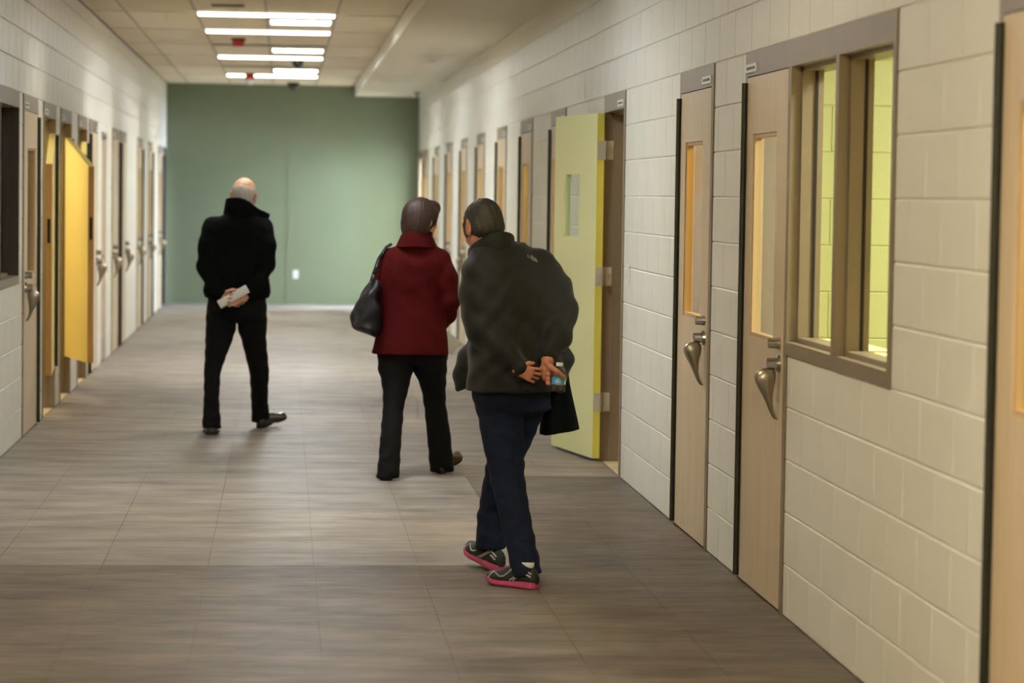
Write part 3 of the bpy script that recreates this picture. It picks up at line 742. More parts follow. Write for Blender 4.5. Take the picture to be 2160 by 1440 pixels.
A = lambda *p: np.array(p, dtype=np.float32)
class Field:
    """Signed distance samples on a grid; primitives are blended in with a smooth minimum."""
    def __init__(s, lo, hi, h):
        s.lo, s.h = np.array(lo, float), h
        n = [int(math.ceil((b-a)/h))+1 for a, b in zip(lo, hi)]
        s.ax = [np.float32(lo[i]) + h*np.arange(n[i], dtype=np.float32) for i in range(3)]
        s.val = np.full(n, 0.3, np.float32)
    def grid(s, sl=None):
        sl = sl or (slice(None),)*3
        return s.ax[0][sl[0]][:, None, None], s.ax[1][sl[1]][None, :, None], s.ax[2][sl[2]][None, None, :]
    def sub(s, lo, hi, m):
        out = []
        for i in range(3):
            a = int(np.clip(math.floor((lo[i]-m-s.lo[i])/s.h), 0, len(s.ax[i])-1)); b = int(np.clip(math.ceil((hi[i]+m-s.lo[i])/s.h)+1, a+1, len(s.ax[i])))
            out.append(slice(a, b))
        return tuple(out)
    def put(s, fn, lo, hi, k=0.01, op='add'):
        sl = s.sub(lo, hi, k+3*s.h + (0.02 if op == 'add' else 0))
        d = fn(*s.grid(sl)); v = s.val[sl]
        if op == 'add':
            h = np.maximum(k-np.abs(v-d), 0)/k
            s.val[sl] = np.minimum(v, d) - h*h*k*0.25
        else:
            h = np.maximum(k-np.abs(v+d), 0)/k
            s.val[sl] = np.maximum(v, -d) + h*h*k*0.25
    def seg(s, a, b, r1, r2=None, k=0.012, flat=None, fs=1.0, op='add'):
        r2 = r1 if r2 is None else r2
        a, b = np.array(a, float), np.array(b, float); ab = b-a; L2 = max(float(ab@ab), 1e-9)
        if flat is not None: flat = np.array(flat, float)/np.linalg.norm(flat)
        def fn(X, Y, Z):
            px, py, pz = X-a[0], Y-a[1], Z-a[2]
            t = np.clip((px*ab[0]+py*ab[1]+pz*ab[2])/L2, 0, 1)
            qx, qy, qz = px-t*ab[0], py-t*ab[1], pz-t*ab[2]
            q2 = qx*qx+qy*qy+qz*qz
            if flat is not None:
                c = qx*flat[0]+qy*flat[1]+qz*flat[2]
                q2 = q2 + c*c*(fs*fs-1)
            return np.sqrt(q2) - (r1+(r2-r1)*t)
        R = max(r1, r2)
        s.put(fn, np.minimum(a, b)-R, np.maximum(a, b)+R, k, op); return s
    def chain(s, pts, radii, k=0.02, **kw):
        for i in range(len(pts)-1): s.seg(pts[i], pts[i+1], radii[i], radii[i+1], k, **kw)
        return s
    def ell(s, c, r, M=None, k=0.012, op='add'):
        c = np.array(c, float); r = np.array(r, float); M = np.eye(3) if M is None else np.array(M)
        def fn(X, Y, Z):
            p = (X-c[0], Y-c[1], Z-c[2])
            q = [sum(p[j]*M[i][j] for j in range(3)) for i in range(3)]
            k0 = np.sqrt((q[0]/r[0])**2+(q[1]/r[1])**2+(q[2]/r[2])**2)
            return (k0-1)*float(r.min())
        R = r.max(); s.put(fn, c-R, c+R, k, op); return s
    def prof(s, rows, rot=0.0, k=0.02, p=2.4):
        """Stack of superellipses: rows of (z, cx, cy, half width, half depth) low to high."""
        rows = sorted(rows); zs = [r[0] for r in rows]
        ca, sa = math.cos(rot), math.sin(rot)
        zz = np.array(zs)
        def fn(X, Y, Z):
            z1 = Z.ravel()
            q = [cubic(z1, zz, np.array([r[i] for r in rows]))[None, None, :].astype(np.float32) for i in (1, 2, 3, 4)]
            dx, dy = X-q[0], Y-q[1]
            u, v = dx*ca+dy*sa, -dx*sa+dy*ca
            e = (np.abs(u/q[2])**p + np.abs(v/q[3])**p)**(1/p)
            d = (e-1)*np.minimum(q[2], q[3])
            return np.maximum(d, np.maximum(Z-zs[-1], zs[0]-Z))
        m = max(max(r[3], r[4]) for r in rows)
        s.put(fn, (min(r[1] for r in rows)-m, min(r[2] for r in rows)-m, zs[0]), (max(r[1] for r in rows)+m, max(r[2] for r in rows)+m, zs[-1]), k); return s
    def below(s, pt, n, k=0.004):
        """Keep only the side the normal n points to."""
        X, Y, Z = s.grid(); d = -((X-pt[0])*n[0]+(Y-pt[1])*n[1]+(Z-pt[2])*n[2])
        s.val = np.maximum(s.val, d); return s
    def ripple(s, amp, fn):
        X, Y, Z = s.grid(); s.val += amp*fn(X, Y, Z).astype(np.float32); return s
    def mesh(s, name, m, parent, origin):
        V, Q = nets(s.val); V = V*s.h + s.lo - np.array(origin)
        me = bpy.data.meshes.new(name)
        me.vertices.add(len(V)); me.vertices.foreach_set('co', V.astype(np.float32).ravel())
        me.loops.add(len(Q)*4); me.loops.foreach_set('vertex_index', Q.astype(np.int32).ravel())
        me.polygons.add(len(Q)); me.polygons.foreach_set('loop_start', np.arange(0, len(Q)*4, 4, dtype=np.int32)); me.polygons.foreach_set('loop_total', np.full(len(Q), 4, np.int32))
        me.polygons.foreach_set('use_smooth', np.ones(len(Q), bool))
        me.update(calc_edges=True); me.validate()
        me.materials.append(MATS[m])
        return link(name, me, parent)
def cubic(x, xs, ys):
    """Monotone-ish cubic Hermite through the rows."""
    d = np.gradient(ys, xs); i = np.clip(np.searchsorted(xs, x)-1, 0, len(xs)-2)
    h = xs[i+1]-xs[i]; t = np.clip((x-xs[i])/h, 0, 1)
    return (1+2*t)*(1-t)**2*ys[i] + t*(1-t)**2*h*d[i] + t*t*(3-2*t)*ys[i+1] + t*t*(t-1)*h*d[i+1]
def nets(v):
    """Naive surface nets: one vertex per crossed cell, one quad per crossed edge."""
    s = v < 0
    n = np.array(v.shape)-1
    cnt = np.zeros(n, np.int8)
    cor = [(i, j, k) for i in (0, 1) for j in (0, 1) for k in (0, 1)]
    for c in cor: cnt += s[c[0]:c[0]+n[0], c[1]:c[1]+n[1], c[2]:c[2]+n[2]]
    act = np.argwhere((cnt > 0) & (cnt < 8))
    idx = np.full(n, -1, np.int32); idx[tuple(act.T)] = np.arange(len(act))
    pos = np.zeros((len(act), 3)); num = np.zeros(len(act))
    for a in cor:
        for ax in range(3):
            if a[ax]: continue
            b = list(a); b[ax] = 1
            v0 = v[tuple((act+a).T)]; v1 = v[tuple((act+b).T)]
            m = (v0 < 0) != (v1 < 0)
            t = np.where(m, v0/np.where(m, v0-v1, 1), 0)
            p = np.repeat(np.array(a, float)[None], len(act), 0); p[:, ax] = t
            pos[m] += p[m]; num[m] += 1
    V = act + pos/num[:, None]
    Q = []
    for ax in range(3):
        e1, e2 = [(1, 2), (2, 0), (0, 1)][ax]
        lo = [slice(1, -1)]*3; lo[ax] = slice(0, -1)
        hi = [slice(1, -1)]*3; hi[ax] = slice(1, None)
        A0, A1 = s[tuple(lo)], s[tuple(hi)]
        E = np.argwhere(A0 != A1); off = np.ones(3, int); off[ax] = 0; E = E+off
        sg = s[tuple(E.T)]
        def cell(d1, d2):
            q = E.copy(); q[:, e1] += d1; q[:, e2] += d2; return idx[tuple(q.T)]
        q = np.stack([cell(-1, -1), cell(0, -1), cell(0, 0), cell(-1, 0)], 1)
        q[~sg] = q[~sg][:, ::-1]
        Q.append(q)
    Q = np.concatenate(Q); Q = Q[(Q >= 0).all(1)]
    return V, Q

def frame_of(fwd, up=(0, 0, 1)):
    f = np.array(fwd, float); f /= np.linalg.norm(f); u = np.array(up, float)
    r = np.cross(f, u); r /= np.linalg.norm(r); u = np.cross(r, f)
    return np.array([r, f, u])                       # rows: right, forward, up
def head_frame(yaw, pitch, roll=0.0):
    """yaw: turn to the left of straight away; pitch: bow; roll: tilt to the right."""
    f = np.array([-math.sin(yaw)*math.cos(pitch), math.cos(yaw)*math.cos(pitch), -math.sin(pitch)])
    M = frame_of(f); r, f, u = M
    return np.array([r*math.cos(roll)-u*math.sin(roll), f, u*math.cos(roll)+r*math.sin(roll)])
def head(F, c, M, sc=1.0, neck_to=None, ear=1.0):
    P = lambda x, y, z: np.array(c) + sc*(x*M[0]+y*M[1]+z*M[2])
    F.ell(P(0, -.012, .035), np.array([.076, .097, .086])*sc, M, .02)
    F.ell(P(0, .030, -.045), np.array([.060, .062, .078])*sc, M, .02)
    for s in (-1, 1):
        F.seg(P(.048*s, .0, -.062), P(.012*s, .074, -.108), .020*sc, .018*sc, .015)
        F.ell(P(.036*s, .060, -.032), np.array([.026, .026, .026])*sc, M, .012)
        F.ell(P(.080*s, -.012, -.012), np.array([.009, .020, .033])*sc*ear, M, .006)
        for i in range(7):
            a0, a1 = -0.6+i*0.62, -0.6+(i+1)*0.62
            q = lambda a: P((.083+.006*max(0, math.sin(a)))*s*1.0, -.014-.017*math.cos(a-1.2), -.008+.030*math.sin(a-0.2))
            F.seg(q(a0), q(a1), .0052*sc, .0052*sc, .004)
        F.ell(P(.031*s, .096, .0), np.array([.014, .008, .009])*sc, M, .008, 'cut')
    F.seg(P(-.030, .080, .020), P(.030, .080, .020), .013*sc, None, .012)
    F.seg(P(0, .090, .004), P(0, .112, -.034), .008*sc, .013*sc, .010)
    F.seg(P(-.018, .086, -.064), P(.018, .086, -.064), .008*sc, None, .008)
    F.seg(P(-.015, .084, -.076), P(.015, .084, -.076), .008*sc, None, .006)
    F.seg(P(0, -.030, -.055), neck_to, .052*sc, .058*sc, .03)
    return P
def hand(F, wrist, d, n, side, curls, spread=0.1, sc=1.0, thumb=None):
    """d: finger direction, n: out of the palm, side: toward the thumb. curls: bend per joint for the four fingers."""
    d = np.array(d, float)/np.linalg.norm(d); n = np.array(n, float); n -= d*(n@d); n /= np.linalg.norm(n)
    s = np.cross(d, n)*side; w = np.array(wrist, float)
    lens = (.042, .026, .021), (.046, .029, .022), (.043, .027, .021), (.034, .021, .018)
    for i in range(4):
        b = w + d*(.088-.004*abs(i-1))*sc + s*(.030-.0205*i)*sc
        F.seg(w + s*(.009-.006*i)*sc, b, .0165*sc, .0110*sc, .010)
        dd = d + s*spread*(1.2-i)*0.6; dd /= np.linalg.norm(dd)
        ang = 0.0; p = b
        for L, cu, r in zip(lens[i], curls[i], (.0090, .0082, .0074)):
            ang += cu
            q = p + (dd*math.cos(ang)+n*math.sin(ang))*L*sc
            F.seg(p, q, r*sc, (r-.0006)*sc, .003); p = q
    t0 = w + d*.020*sc + s*.022*sc
    if thumb is None:
        thumb = [w + d*.050*sc + s*.052*sc + n*.012*sc, w + d*.078*sc + s*.062*sc + n*.026*sc, w + d*.100*sc + s*.060*sc + n*.036*sc]
    pts = [t0] + [np.array(t) for t in thumb]
    rr = (.016, .0125, .0108, .0090)
    for i in range(len(pts)-1): F.seg(pts[i], pts[i+1], rr[i]*sc, rr[i+1]*sc, .006)
def wob(*ws):
    return lambda X, Y, Z: sum(a*np.sin(fx*X+fy*Y+fz*Z+ph) for a, fx, fy, fz, ph in ws)
def shell(name, m, parent, origin, path, thick):
    """A standing strip of cloth: path of (x, y, z bottom, z top[, lean x, lean y]) given real thickness."""
    mb = MB(); n = len(path)
    P = np.array([list(p)+[0, 0]*(len(p) < 6) for p in path], float)
    tt = np.linspace(0, n-1, (n-1)*4+1); P = np.stack([cubic(tt, np.arange(n, dtype=float), P[:, k]) for k in range(6)], 1); n = len(P)
    outer, inner = [], []
    for i, p in enumerate(P):
        a, b = P[max(i-1, 0)], P[min(i+1, n-1)]
        t = np.array([b[0]-a[0], b[1]-a[1]]); t /= np.linalg.norm(t); nn = np.array([t[1], -t[0]])*thick
        lx, ly = (p[4], p[5]) if len(p) > 4 else (0, 0)
        outer.append([(p[0]+nn[0]/2, p[1]+nn[1]/2, p[2]), (p[0]+nn[0]/2+lx, p[1]+nn[1]/2+ly, p[3])])
        inner.append([(p[0]-nn[0]/2, p[1]-nn[1]/2, p[2]), (p[0]-nn[0]/2+lx, p[1]-nn[1]/2+ly, p[3])])
    rings = [[o[0], o[1], q[1], q[0]] for o, q in zip(outer, inner)]
    rings = [[tuple(np.array(v)-np.array(origin)) for v in r] for r in rings]
    mb.loft(rings)
    me = mb.mesh(name, m, smooth=True); bevel_mesh(me, thick*0.35, 2)
    me.polygons.foreach_set('use_smooth', [True]*len(me.polygons))
    return link(name, me, parent)

# ---- shoes
def shoe(parent, name, heel, fwd, pitch, kind, origin, ln=0.27, outer=1, sock=True):
    """Lofted shoe: sole and upper; heel is the ground point under the heel, fwd the toe direction, pitch lifts the toe."""
    f = np.array([fwd[0], fwd[1], 0.0]); f /= np.linalg.norm(f); r = np.array([f[1], -f[0], 0.0]); u = np.array([0, 0, 1.0])
    f2 = f*math.cos(pitch)+u*math.sin(pitch); u2_ = u*math.cos(pitch)-f*math.sin(pitch)
    H = np.array(heel, float)-np.array(origin)
    W = lambda x, y, z: tuple(H + r*x + f2*y + u2_*z)
    ss = [0.0, 0.03, 0.08, 0.18, 0.30, 0.42, 0.55, 0.68, 0.80, 0.90, 0.96, 1.0]
    wd = [.012, .024, .031, .034, .033, .034, .039, .045, .045, .037, .025, .010]
    trainer = kind == 'trainer'
    if kind == 'black': wd = [x*1.2 for x in wd]
    if trainer: top = [.050, .074, .088, .094, .096, .094, .086, .070, .054, .044, .038, .032]; st = [.024, .027, .028, .028, .026, .023, .021, .020, .020, .020, .021, .024]; wd = [x*1.10 for x in wd]
    else: top = [.040, .060, .072, .078, .080, .080, .074, .060, .048, .042, .037, .030]; st = [.024, .025, .025, .024, .018, .013, .012, .012, .012, .012, .013, .014]
    bend = [0.006*math.sin(PI*s)**2*0 + (0.014*max(0, s-0.78)/0.22 if not trainer else 0.016*max(0, s-0.75)/0.25) for s in ss]
    c = lambda s: 0.006*math.sin(PI*s)*outer*-1
    def pt(i, th, off=0.0):
        a = 2.4
        ct, sn = math.cos(th), math.sin(th)
        x = (wd[i]+off)*math.copysign(abs(ct)**(2/a), ct); z0 = st[i]+bend[i]; z = z0 + (top[i]-st[i]+off)*abs(sn)**(2/a)
        x *= 1-0.30*(abs(sn)**1.5)*(0.6 if ss[i] > 0.6 else 1.0)
        return (x+c(ss[i]), ss[i]*ln, z)
    um = {'trainer': 'shoe_mesh', 'black': 'shoe_black', 'brown': 'shoe_brown'}[kind]
    N = 14
    mb = MB(); mb.loft([[W(*pt(i, PI*j/N)) for j in range(N+1)] + [W(-wd[i]*0.9+c(ss[i]), ss[i]*ln, st[i]+bend[i]-.004), W(wd[i]*0.9+c(ss[i]), ss[i]*ln, st[i]+bend[i]-.004)] for i in range(len(ss))])
    root = mb.build(name, um, parent, smooth=True)
    # sole, with a heel block on dress shoes
    mb = MB(); rings = []
    for i, s in enumerate(ss):
        lift = bend[i]
        zb = lift if trainer else lift + (0.0 if s < 0.30 else (0.010*math.sin(PI*min(1, (s-0.30)/0.25)/1.0) if s < 0.55 else 0.0))
        e = 1.10 if trainer else 1.04
        rings.append([W(wd[i]*e+c(s), s*ln, zb+.002), W(wd[i]*e*1.02+c(s), s*ln, (zb+st[i]+lift)/2), W(wd[i]*e+c(s), s*ln, st[i]+lift+.002),
                      W(-wd[i]*e+c(s), s*ln, st[i]+lift+.002), W(-wd[i]*e*1.02+c(s), s*ln, (zb+st[i]+lift)/2), W(-wd[i]*e+c(s), s*ln, zb+.002)])
    mb.loft(rings); mb.build('sole', 'shoe_pink' if trainer else 'sole_black', root)
    if trainer:
        mb = MB()
        mb.loft([[W(wd[i]*1.14+c(s), s*ln, bend[i]+.006), W(-wd[i]*1.14+c(s), s*ln, bend[i]+.006), W(-wd[i]*1.0+c(s), s*ln, bend[i]-.001), W(wd[i]*1.0+c(s), s*ln, bend[i]-.001)] for i, s in enumerate(ss)])
        mb.build('outsole', 'sole_black', root)
        def line(path, rad, nm='overlay', m='shoe_silver'):
            for sgn in (1, -1):
                pts = []
                for s, th in path:
                    i = int(np.clip(np.searchsorted(ss, s)-1, 0, len(ss)-2)); t = (s-ss[i])/(ss[i+1]-ss[i]); th2 = th if sgn > 0 else PI-th
                    a_, b_ = pt(i, th2, .001), pt(i+1, th2, .001)
                    pts.append(np.array(W(*[a_[k]*(1-t)+b_[k]*t for k in range(3)])))
                fine = []
                for k in range(len(pts)-1):
                    for t in (0, .25, 0.5, .75): fine.append(pts[k]*(1-t)+pts[k+1]*t)
                fine.append(pts[-1])
                mb = MB()
                for k in range(len(fine)-1): mb.cyl(fine[k], fine[k+1], rad, n=6)
                mb.build(nm, m, root, smooth=True)
        line([(.40, 1.25), (.44, .95), (.50, .55), (.58, .28), (.66, .30), (.74, .62), (.80, .9)], .0032)
        line([(.40, 1.25), (.30, 1.0), (.26, .75), (.30, .45), (.40, .16), (.46, .05)], .0036)
        line([(.20, .95), (.21, .7), (.26, .45), (.34, .2), (.40, .04)], .0036)
        line([(.82, 1.1), (.84, .7), (.86, .35), (.87, .06)], .0026)
        line([(.06, .35), (.12, .42), (.18, .46)], .0046, 'heel_panel')
        line([(.06, .60), (.12, .66), (.18, .70)], .0046, 'heel_panel')
        if sock:
            mb = MB(); mb.loft([[W(0.026*math.cos(a), 0.058+0.036*math.sin(a), z) for a in [2*PI*q/14 for q in range(14)]] for z in (.070, .098, .108)]); mb.build('sock', 'sock_white', root, smooth=True)
    else:
        mb = MB(); mb.loft([[W(q_*math.cos(a), 0.066+q_*1.25*math.sin(a), z) for a in [2*PI*q/14 for q in range(14)]] for z, q_ in ((.05, .034), (.085, .036), (.15, .037))]); mb.build('sock', 'trousers_black', root, smooth=True)
    return root

def person(name, label, loc):
    return tag(empty(name, loc), label, 'person')
def eyes(P, M, parent, origin, sc=1.0):
    for s in (-1, 1):
        mb = MB(); c = P(.031*s, .080, .0)-np.array(origin); n = 10
        mb.loft([[tuple(c+.0115*sc*(math.cos(a)*(math.cos(2*PI*i/n)*M[0]+math.sin(2*PI*i/n)*M[2])+math.sin(a)*M[1])) for i in range(n)] for a in [-1.4, -.8, -.3, .2, .7, 1.1, 1.45]])
        mb.build('eye', 'eye_white', parent, smooth=True)

# ---- the bald man walking away
O = (-0.305, 17.75, 0.0)
p1 = person('person', 'bald man in a black jacket and trousers, hands clasped behind his back', O)
M = head_frame(-0.18, 0.10, 0.05)
B = Field((-0.62, 17.35, -0.02), (0.02, 18.35, 1.76), 0.0055)
P = head(B, (-0.263, 17.775, 1.592), M, 1.02, (-0.272, 17.72, 1.43), 1.0)
B.prof([(0.80, -.305, 17.75, .15, .10), (1.0, -.305, 17.75, .15, .10), (1.25, -.30, 17.75, .17, .11), (1.40, -.29, 17.745, .15, .09), (1.47, -.28, 17.73, .07, .06)])
for sgn, sh, el, wr in ((-1, (-.485, 17.74, 1.37), (-.522, 17.68, 1.12), (-.385, 17.565, .925)), (1, (-.12, 17.74, 1.37), (-.105, 17.66, 1.13), (-.235, 17.555, .935))):
    B.chain([sh, el], [.042, .036], .03); B.chain([el, wr], [.034, .026], .015)
B.chain([(-.400, 17.75, .80), (-.435, 17.72, .62), (-.464, 17.67, .42), (-.468, 17.60, .22), (-.462, 17.545, .055)], [.075, .056, .038, .032, .03], .02)
B.chain([(-.208, 17.76, .80), (-.185, 17.83, .62), (-.152, 17.91, .40), (-.150, 17.99, .22), (-.150, 18.03, .05)], [.075, .056, .04, .034, .03], .02)
# hands: the right one holds the roll, the left clasps its wrist
hand(B, (-.245, 17.548, .930), (-.90, -.12, -.30), (.1, -.9, .1), -1, ((.35, .9, .6), (.55, 1.0, .7), (.7, 1.1, .7), (.8, 1.1, .7)), thumb=[(-.290, 17.515, .962), (-.330, 17.495, .968), (-.372, 17.492, .958)])
hand(B, (-.392, 17.555, .918), (.92, -.05, -.30), (0, .8, .3), 1, ((.3, .5, .4), (.35, .6, .4), (.4, .6, .5), (.5, .7, .5)), thumb=[(-.370, 17.53, .945), (-.345, 17.522, .930), (-.325, 17.52, .915)])
B.mesh('body', 'skin_light', p1, O)
eyes(P, M, p1, O, .98)
Hf = Field((-0.40, 17.6, 1.48), (-0.12, 17.95, 1.76), 0.005)
Hf.ell(P(0, -.014, .022), np.array([.0805, .103, .088])*1.02, M, .01)
Hf.ell(P(0, -.045, -.045), np.array([.062, .050, .05]), M, .03)
Hf.ell(P(.022, .02, .098), (.066, .118, .062), M, .02, 'cut')
Hf.ell(P(0, .11, -.03), (.085, .085, .12), M, .01, 'cut')
for s_ in (-1, 1): Hf.ell(P(.085*s_, -.008, -.02), (.03, .024, .04), M, .01, 'cut')
Hf.below(P(0, 0, -.085), M[2]*1.0)
Hf.ripple(.0012, lambda X, Y, Z: np.sin(150*X+90*Y)*np.sin(120*Y-70*X+30*Z))
Hf.mesh('hair', 'hair_white', p1, O)
J = Field((-0.64, 17.40, 0.86), (0.03, 18.0, 1.56), 0.007)
J.prof([(0.905, -.305, 17.75, .214, .150), (0.95, -.305, 17.75, .226, .155), (1.03, -.305, 17.745, .215, .145), (1.18, -.303, 17.745, .198, .140), (1.30, -.303, 17.745, .205, .138), (1.38, -.300, 17.745, .200, .125), (1.43, -.292, 17.74, .165, .105), (1.47, -.280, 17.735, .115, .090), (1.505, -.272, 17.735, .092, .082)], p=2.5)
J.chain([(-.474, 17.745, 1.388), (-.500, 17.70, 1.25), (-.520, 17.67, 1.115)], [.064, .058, .052], .05); J.chain([(-.523, 17.67, 1.11), (-.46, 17.61, .995), (-.398, 17.572, .932)], [.052, .046, .038], .025)
J.chain([(-.134, 17.745, 1.385), (-.112, 17.70, 1.26), (-.103, 17.66, 1.140)], [.064, .058, .053], .05); J.chain([(-.103, 17.66, 1.135), (-.16, 17.60, 1.02), (-.228, 17.565, .945)], [.052, .046, .038], .025)
J.ripple(.0008, wob((1, 30, 5, 74, 0), (.7, -62, 10, 48, 1.2), (.5, 90, 0, 65, 2.1)))
jk = J.mesh('jacket', 'jacket_black', p1, O)
shell('collar', 'jacket_black', jk, O, [(-.355, 17.83, 1.46, 1.545), (-.388, 17.78, 1.45, 1.562, .014, .0), (-.398, 17.725, 1.445, 1.574, .022, .0), (-.365, 17.668, 1.44, 1.580, .016, .008), (-.290, 17.640, 1.44, 1.580, 0, .012), (-.225, 17.652, 1.44, 1.556, -.002, .006), (-.170, 17.690, 1.44, 1.512, 0, 0), (-.125, 17.720, 1.432, 1.490, .004, 0), (-.098, 17.745, 1.440, 1.474, .008, 0)], .014)
T = Field((-0.58, 17.40, 0.03), (-0.02, 18.3, 0.98), 0.007)
T.prof([(0.74, -.305, 17.75, .12, .08), (0.765, -.305, 17.75, .178, .115), (0.80, -.305, 17.75, .196, .135), (0.90, -.305, 17.75, .195, .13), (0.96, -.305, 17.75, .19, .12)], p=2.6)
T.chain([(-.405, 17.75, .80), (-.411, 17.74, .71), (-.426, 17.72, .62), (-.464, 17.67, .42), (-.467, 17.60, .22), (-.462, 17.545, .045)], [.106, .101, .088, .056, .051, .064], .005)
T.chain([(-.207, 17.76, .80), (-.200, 17.79, .71), (-.189, 17.83, .62), (-.152, 17.91, .40), (-.150, 17.99, .22), (-.150, 18.03, .04)], [.104, .099, .083, .067, .058, .052], .005)
T.below((0, 0, .040), (0, 0, 1)); T.ripple(.0014, wob((1, 32, 8, 80, 0), (.7, -60, 15, 52, .7)))
T.mesh('trousers', 'trousers_black', p1, O)
shoe(p1, 'shoe', (-.460, 17.478, 0), (-.06, 1), 0, 'black', O, .285, -1)
shoe(p1, 'shoe', (-.150, 17.978, 0), (.62, .78), .20, 'black', O, .285, 1)
# rolled booklet in his hand
a, b = np.array((-.418, 17.523, .868)), np.array((-.232, 17.497, .978))
ax = (b-a)/np.linalg.norm(b-a); e1 = np.cross(ax, (0, 1, 0)); e1 /= np.linalg.norm(e1); e2 = np.cross(ax, e1)
mb = MB(); nn = 34
sp = [(.030*(1-.10*i/nn)*math.cos(5.2*PI/2*i/nn*1.55+.6), .017*(1-.22*i/nn)*math.sin(5.2*PI/2*i/nn*1.55+.6)) for i in range(nn)]
sect = sp + [(x*.95, y*.93) for x, y in reversed(sp)]
mid = (a+b)/2
mb.loft([[tuple(q+e1*x+e2*y-mid) for x, y in sect] for q in (a, a*.75+b*.25, mid, a*.25+b*.75, b)])
bk = tag(mb.build('rolled_booklet', 'paper', smooth=False, loc=tuple(mid)), 'cream rolled booklet held behind the back of the bald man', 'booklet')
mb = MB()
for t0, t1, x0, x1 in ((.55, .92, -.016, .012), (.62, .72, .014, .020), (.60, .9, -.024, -.020)):
    q0, q1 = a+(b-a)*t0, a+(b-a)*t1
    yv = lambda x: -.0172*math.sqrt(max(0, 1-(x/.031)**2))-.0004
    vs = [tuple(q+e1*x+e2*yv(x)*s_-mid) for q in (q0, q1) for x in (x0, x1) for s_ in (1,)]
    mb.add(vs, [(0, 1, 3, 2)])
mb.build('printed_lines', 'paper_print', bk)

# ---- the woman in red
O = (0.755, 15.0, 0.0)
p2 = person('person', 'woman in a red wool jacket with a dark shoulder bag', O)
M = head_frame(-0.80, 0.06, 0.0)
B = Field((0.44, 14.6, -0.02), (1.12, 15.6, 1.62), 0.0055)
hc = (0.792, 15.01, 1.478)
P = head(B, hc, M, 0.96, (.770, 14.985, 1.33), 1.0)
B.prof([(0.70, .755, 15.0, .14, .10), (0.95, .755, 15.0, .13, .09), (1.15, .755, 15.0, .14, .10), (1.27, .757, 14.995, .13, .08), (1.35, .765, 14.985, .06, .055)])
B.chain([(.605, 15.0, 1.25), (.578, 14.98, 1.02)], [.038, .034], .03); B.chain([(.578, 14.98, 1.02), (.66, 15.17, .95)], [.032, .024], .015)
B.chain([(.905, 15.0, 1.25), (.962, 14.97, 1.0)], [.038, .034], .03); B.chain([(.962, 14.97, 1.0), (.915, 15.16, .86)], [.032, .024], .015)
B.chain([(.662, 15.0, .70), (.652, 14.97, .55), (.640, 14.92, .42), (.622, 14.84, .22), (.607, 14.77, .05)], [.07, .055, .04, .034, .03], .02); B.chain([(.848, 15.0, .70), (.868, 15.04, .55), (.884, 15.08, .42), (.914, 15.12, .22), (.934, 15.15, .06)], [.07, .055, .04, .034, .03], .02)
hand(B, (.915, 15.165, .855), (.15, .45, -.75), (-.8, .3, .1), 1, ((.3, .6, .4), (.4, .6, .4), (.4, .6, .4), (.5, .6, .4)), sc=.9)
hand(B, (.665, 15.175, .948), (.35, .75, -.1), (.2, -.1, -.9), -1, ((.3, .6, .4), (.4, .6, .4), (.4, .6, .4), (.5, .6, .4)), sc=.9)
B.mesh('body', 'skin_warm', p2, O)
eyes(P, M, p2, O, .96)
Hf = Field((0.63, 14.84, 1.34), (0.94, 15.2, 1.62), 0.005)
Hf.ell(P(0, -.014, .030), (.092, .112, .096), M, .02)
Hf.ell(P(0, -.050, -.050), (.086, .072, .080), M, .05)
Hf.seg(P(-.05, -.06, -.06), P(-.03, -.085, -.11), .03, .012, .03)
Hf.seg(P(.035, .070, .075), P(-.030, .074, .070), .034, .034, .03)
for s_ in (-1, 1):
    Hf.seg(P(.070*s_, .030, .035), P(.074*s_, .030, -.020), .022, .012, .02)
    Hf.ell(P(.090*s_, .000, -.034), (.028, .020, .030), M, .010, 'cut')
Hf.ell(P(0, .120, -.050), (.075, .070, .098), M, .010, 'cut')
Hf.below(P(0, 0, -.125), M[2])
def strands(X, Y, Z):
    th = np.arctan2(Y-hc[1], X-hc[0])
    return np.sin(46*th+9*np.sin(14*Z+2*th))*.6 + np.sin(83*th-11*Z)*.4
Hf.ripple(.0026, strands)
Hf.mesh('hair', 'hair_brown', p2, O)
J = Field((0.47, 14.75, 0.68), (1.06, 15.35, 1.43), 0.007)
J.prof([(0.706, .735, 15.0, .222, .165), (0.80, .742, 15.0, .205, .155), (0.92, .748, 15.0, .188, .140), (1.02, .750, 15.0, .180, .130), (1.15, .752, 15.0, .184, .130), (1.24, .754, 14.998, .180, .120), (1.29, .757, 14.995, .155, .100), (1.33, .765, 14.985, .110, .080), (1.36, .768, 14.98, .085, .072)], p=2.5)
J.chain([(.905, 14.995, 1.245), (.935, 14.98, 1.14), (.960, 14.965, 1.01)], [.055, .056, .052], .05); J.chain([(.960, 14.965, 1.01), (.952, 15.05, .93), (.918, 15.14, .865)], [.052, .046, .040], .025)
J.chain([(.608, 14.995, 1.245), (.585, 14.985, 1.13), (.578, 14.98, 1.02)], [.055, .052, .048], .05); J.chain([(.578, 14.98, 1.02), (.61, 15.08, .98), (.655, 15.16, .95)], [.048, .044, .038], .025)
J.ripple(.0011, wob((1, 34, 5, 46, 0), (.6, -64, 8, 39, 1.2)))
jk = J.mesh('jacket', 'wool_red', p2, O)
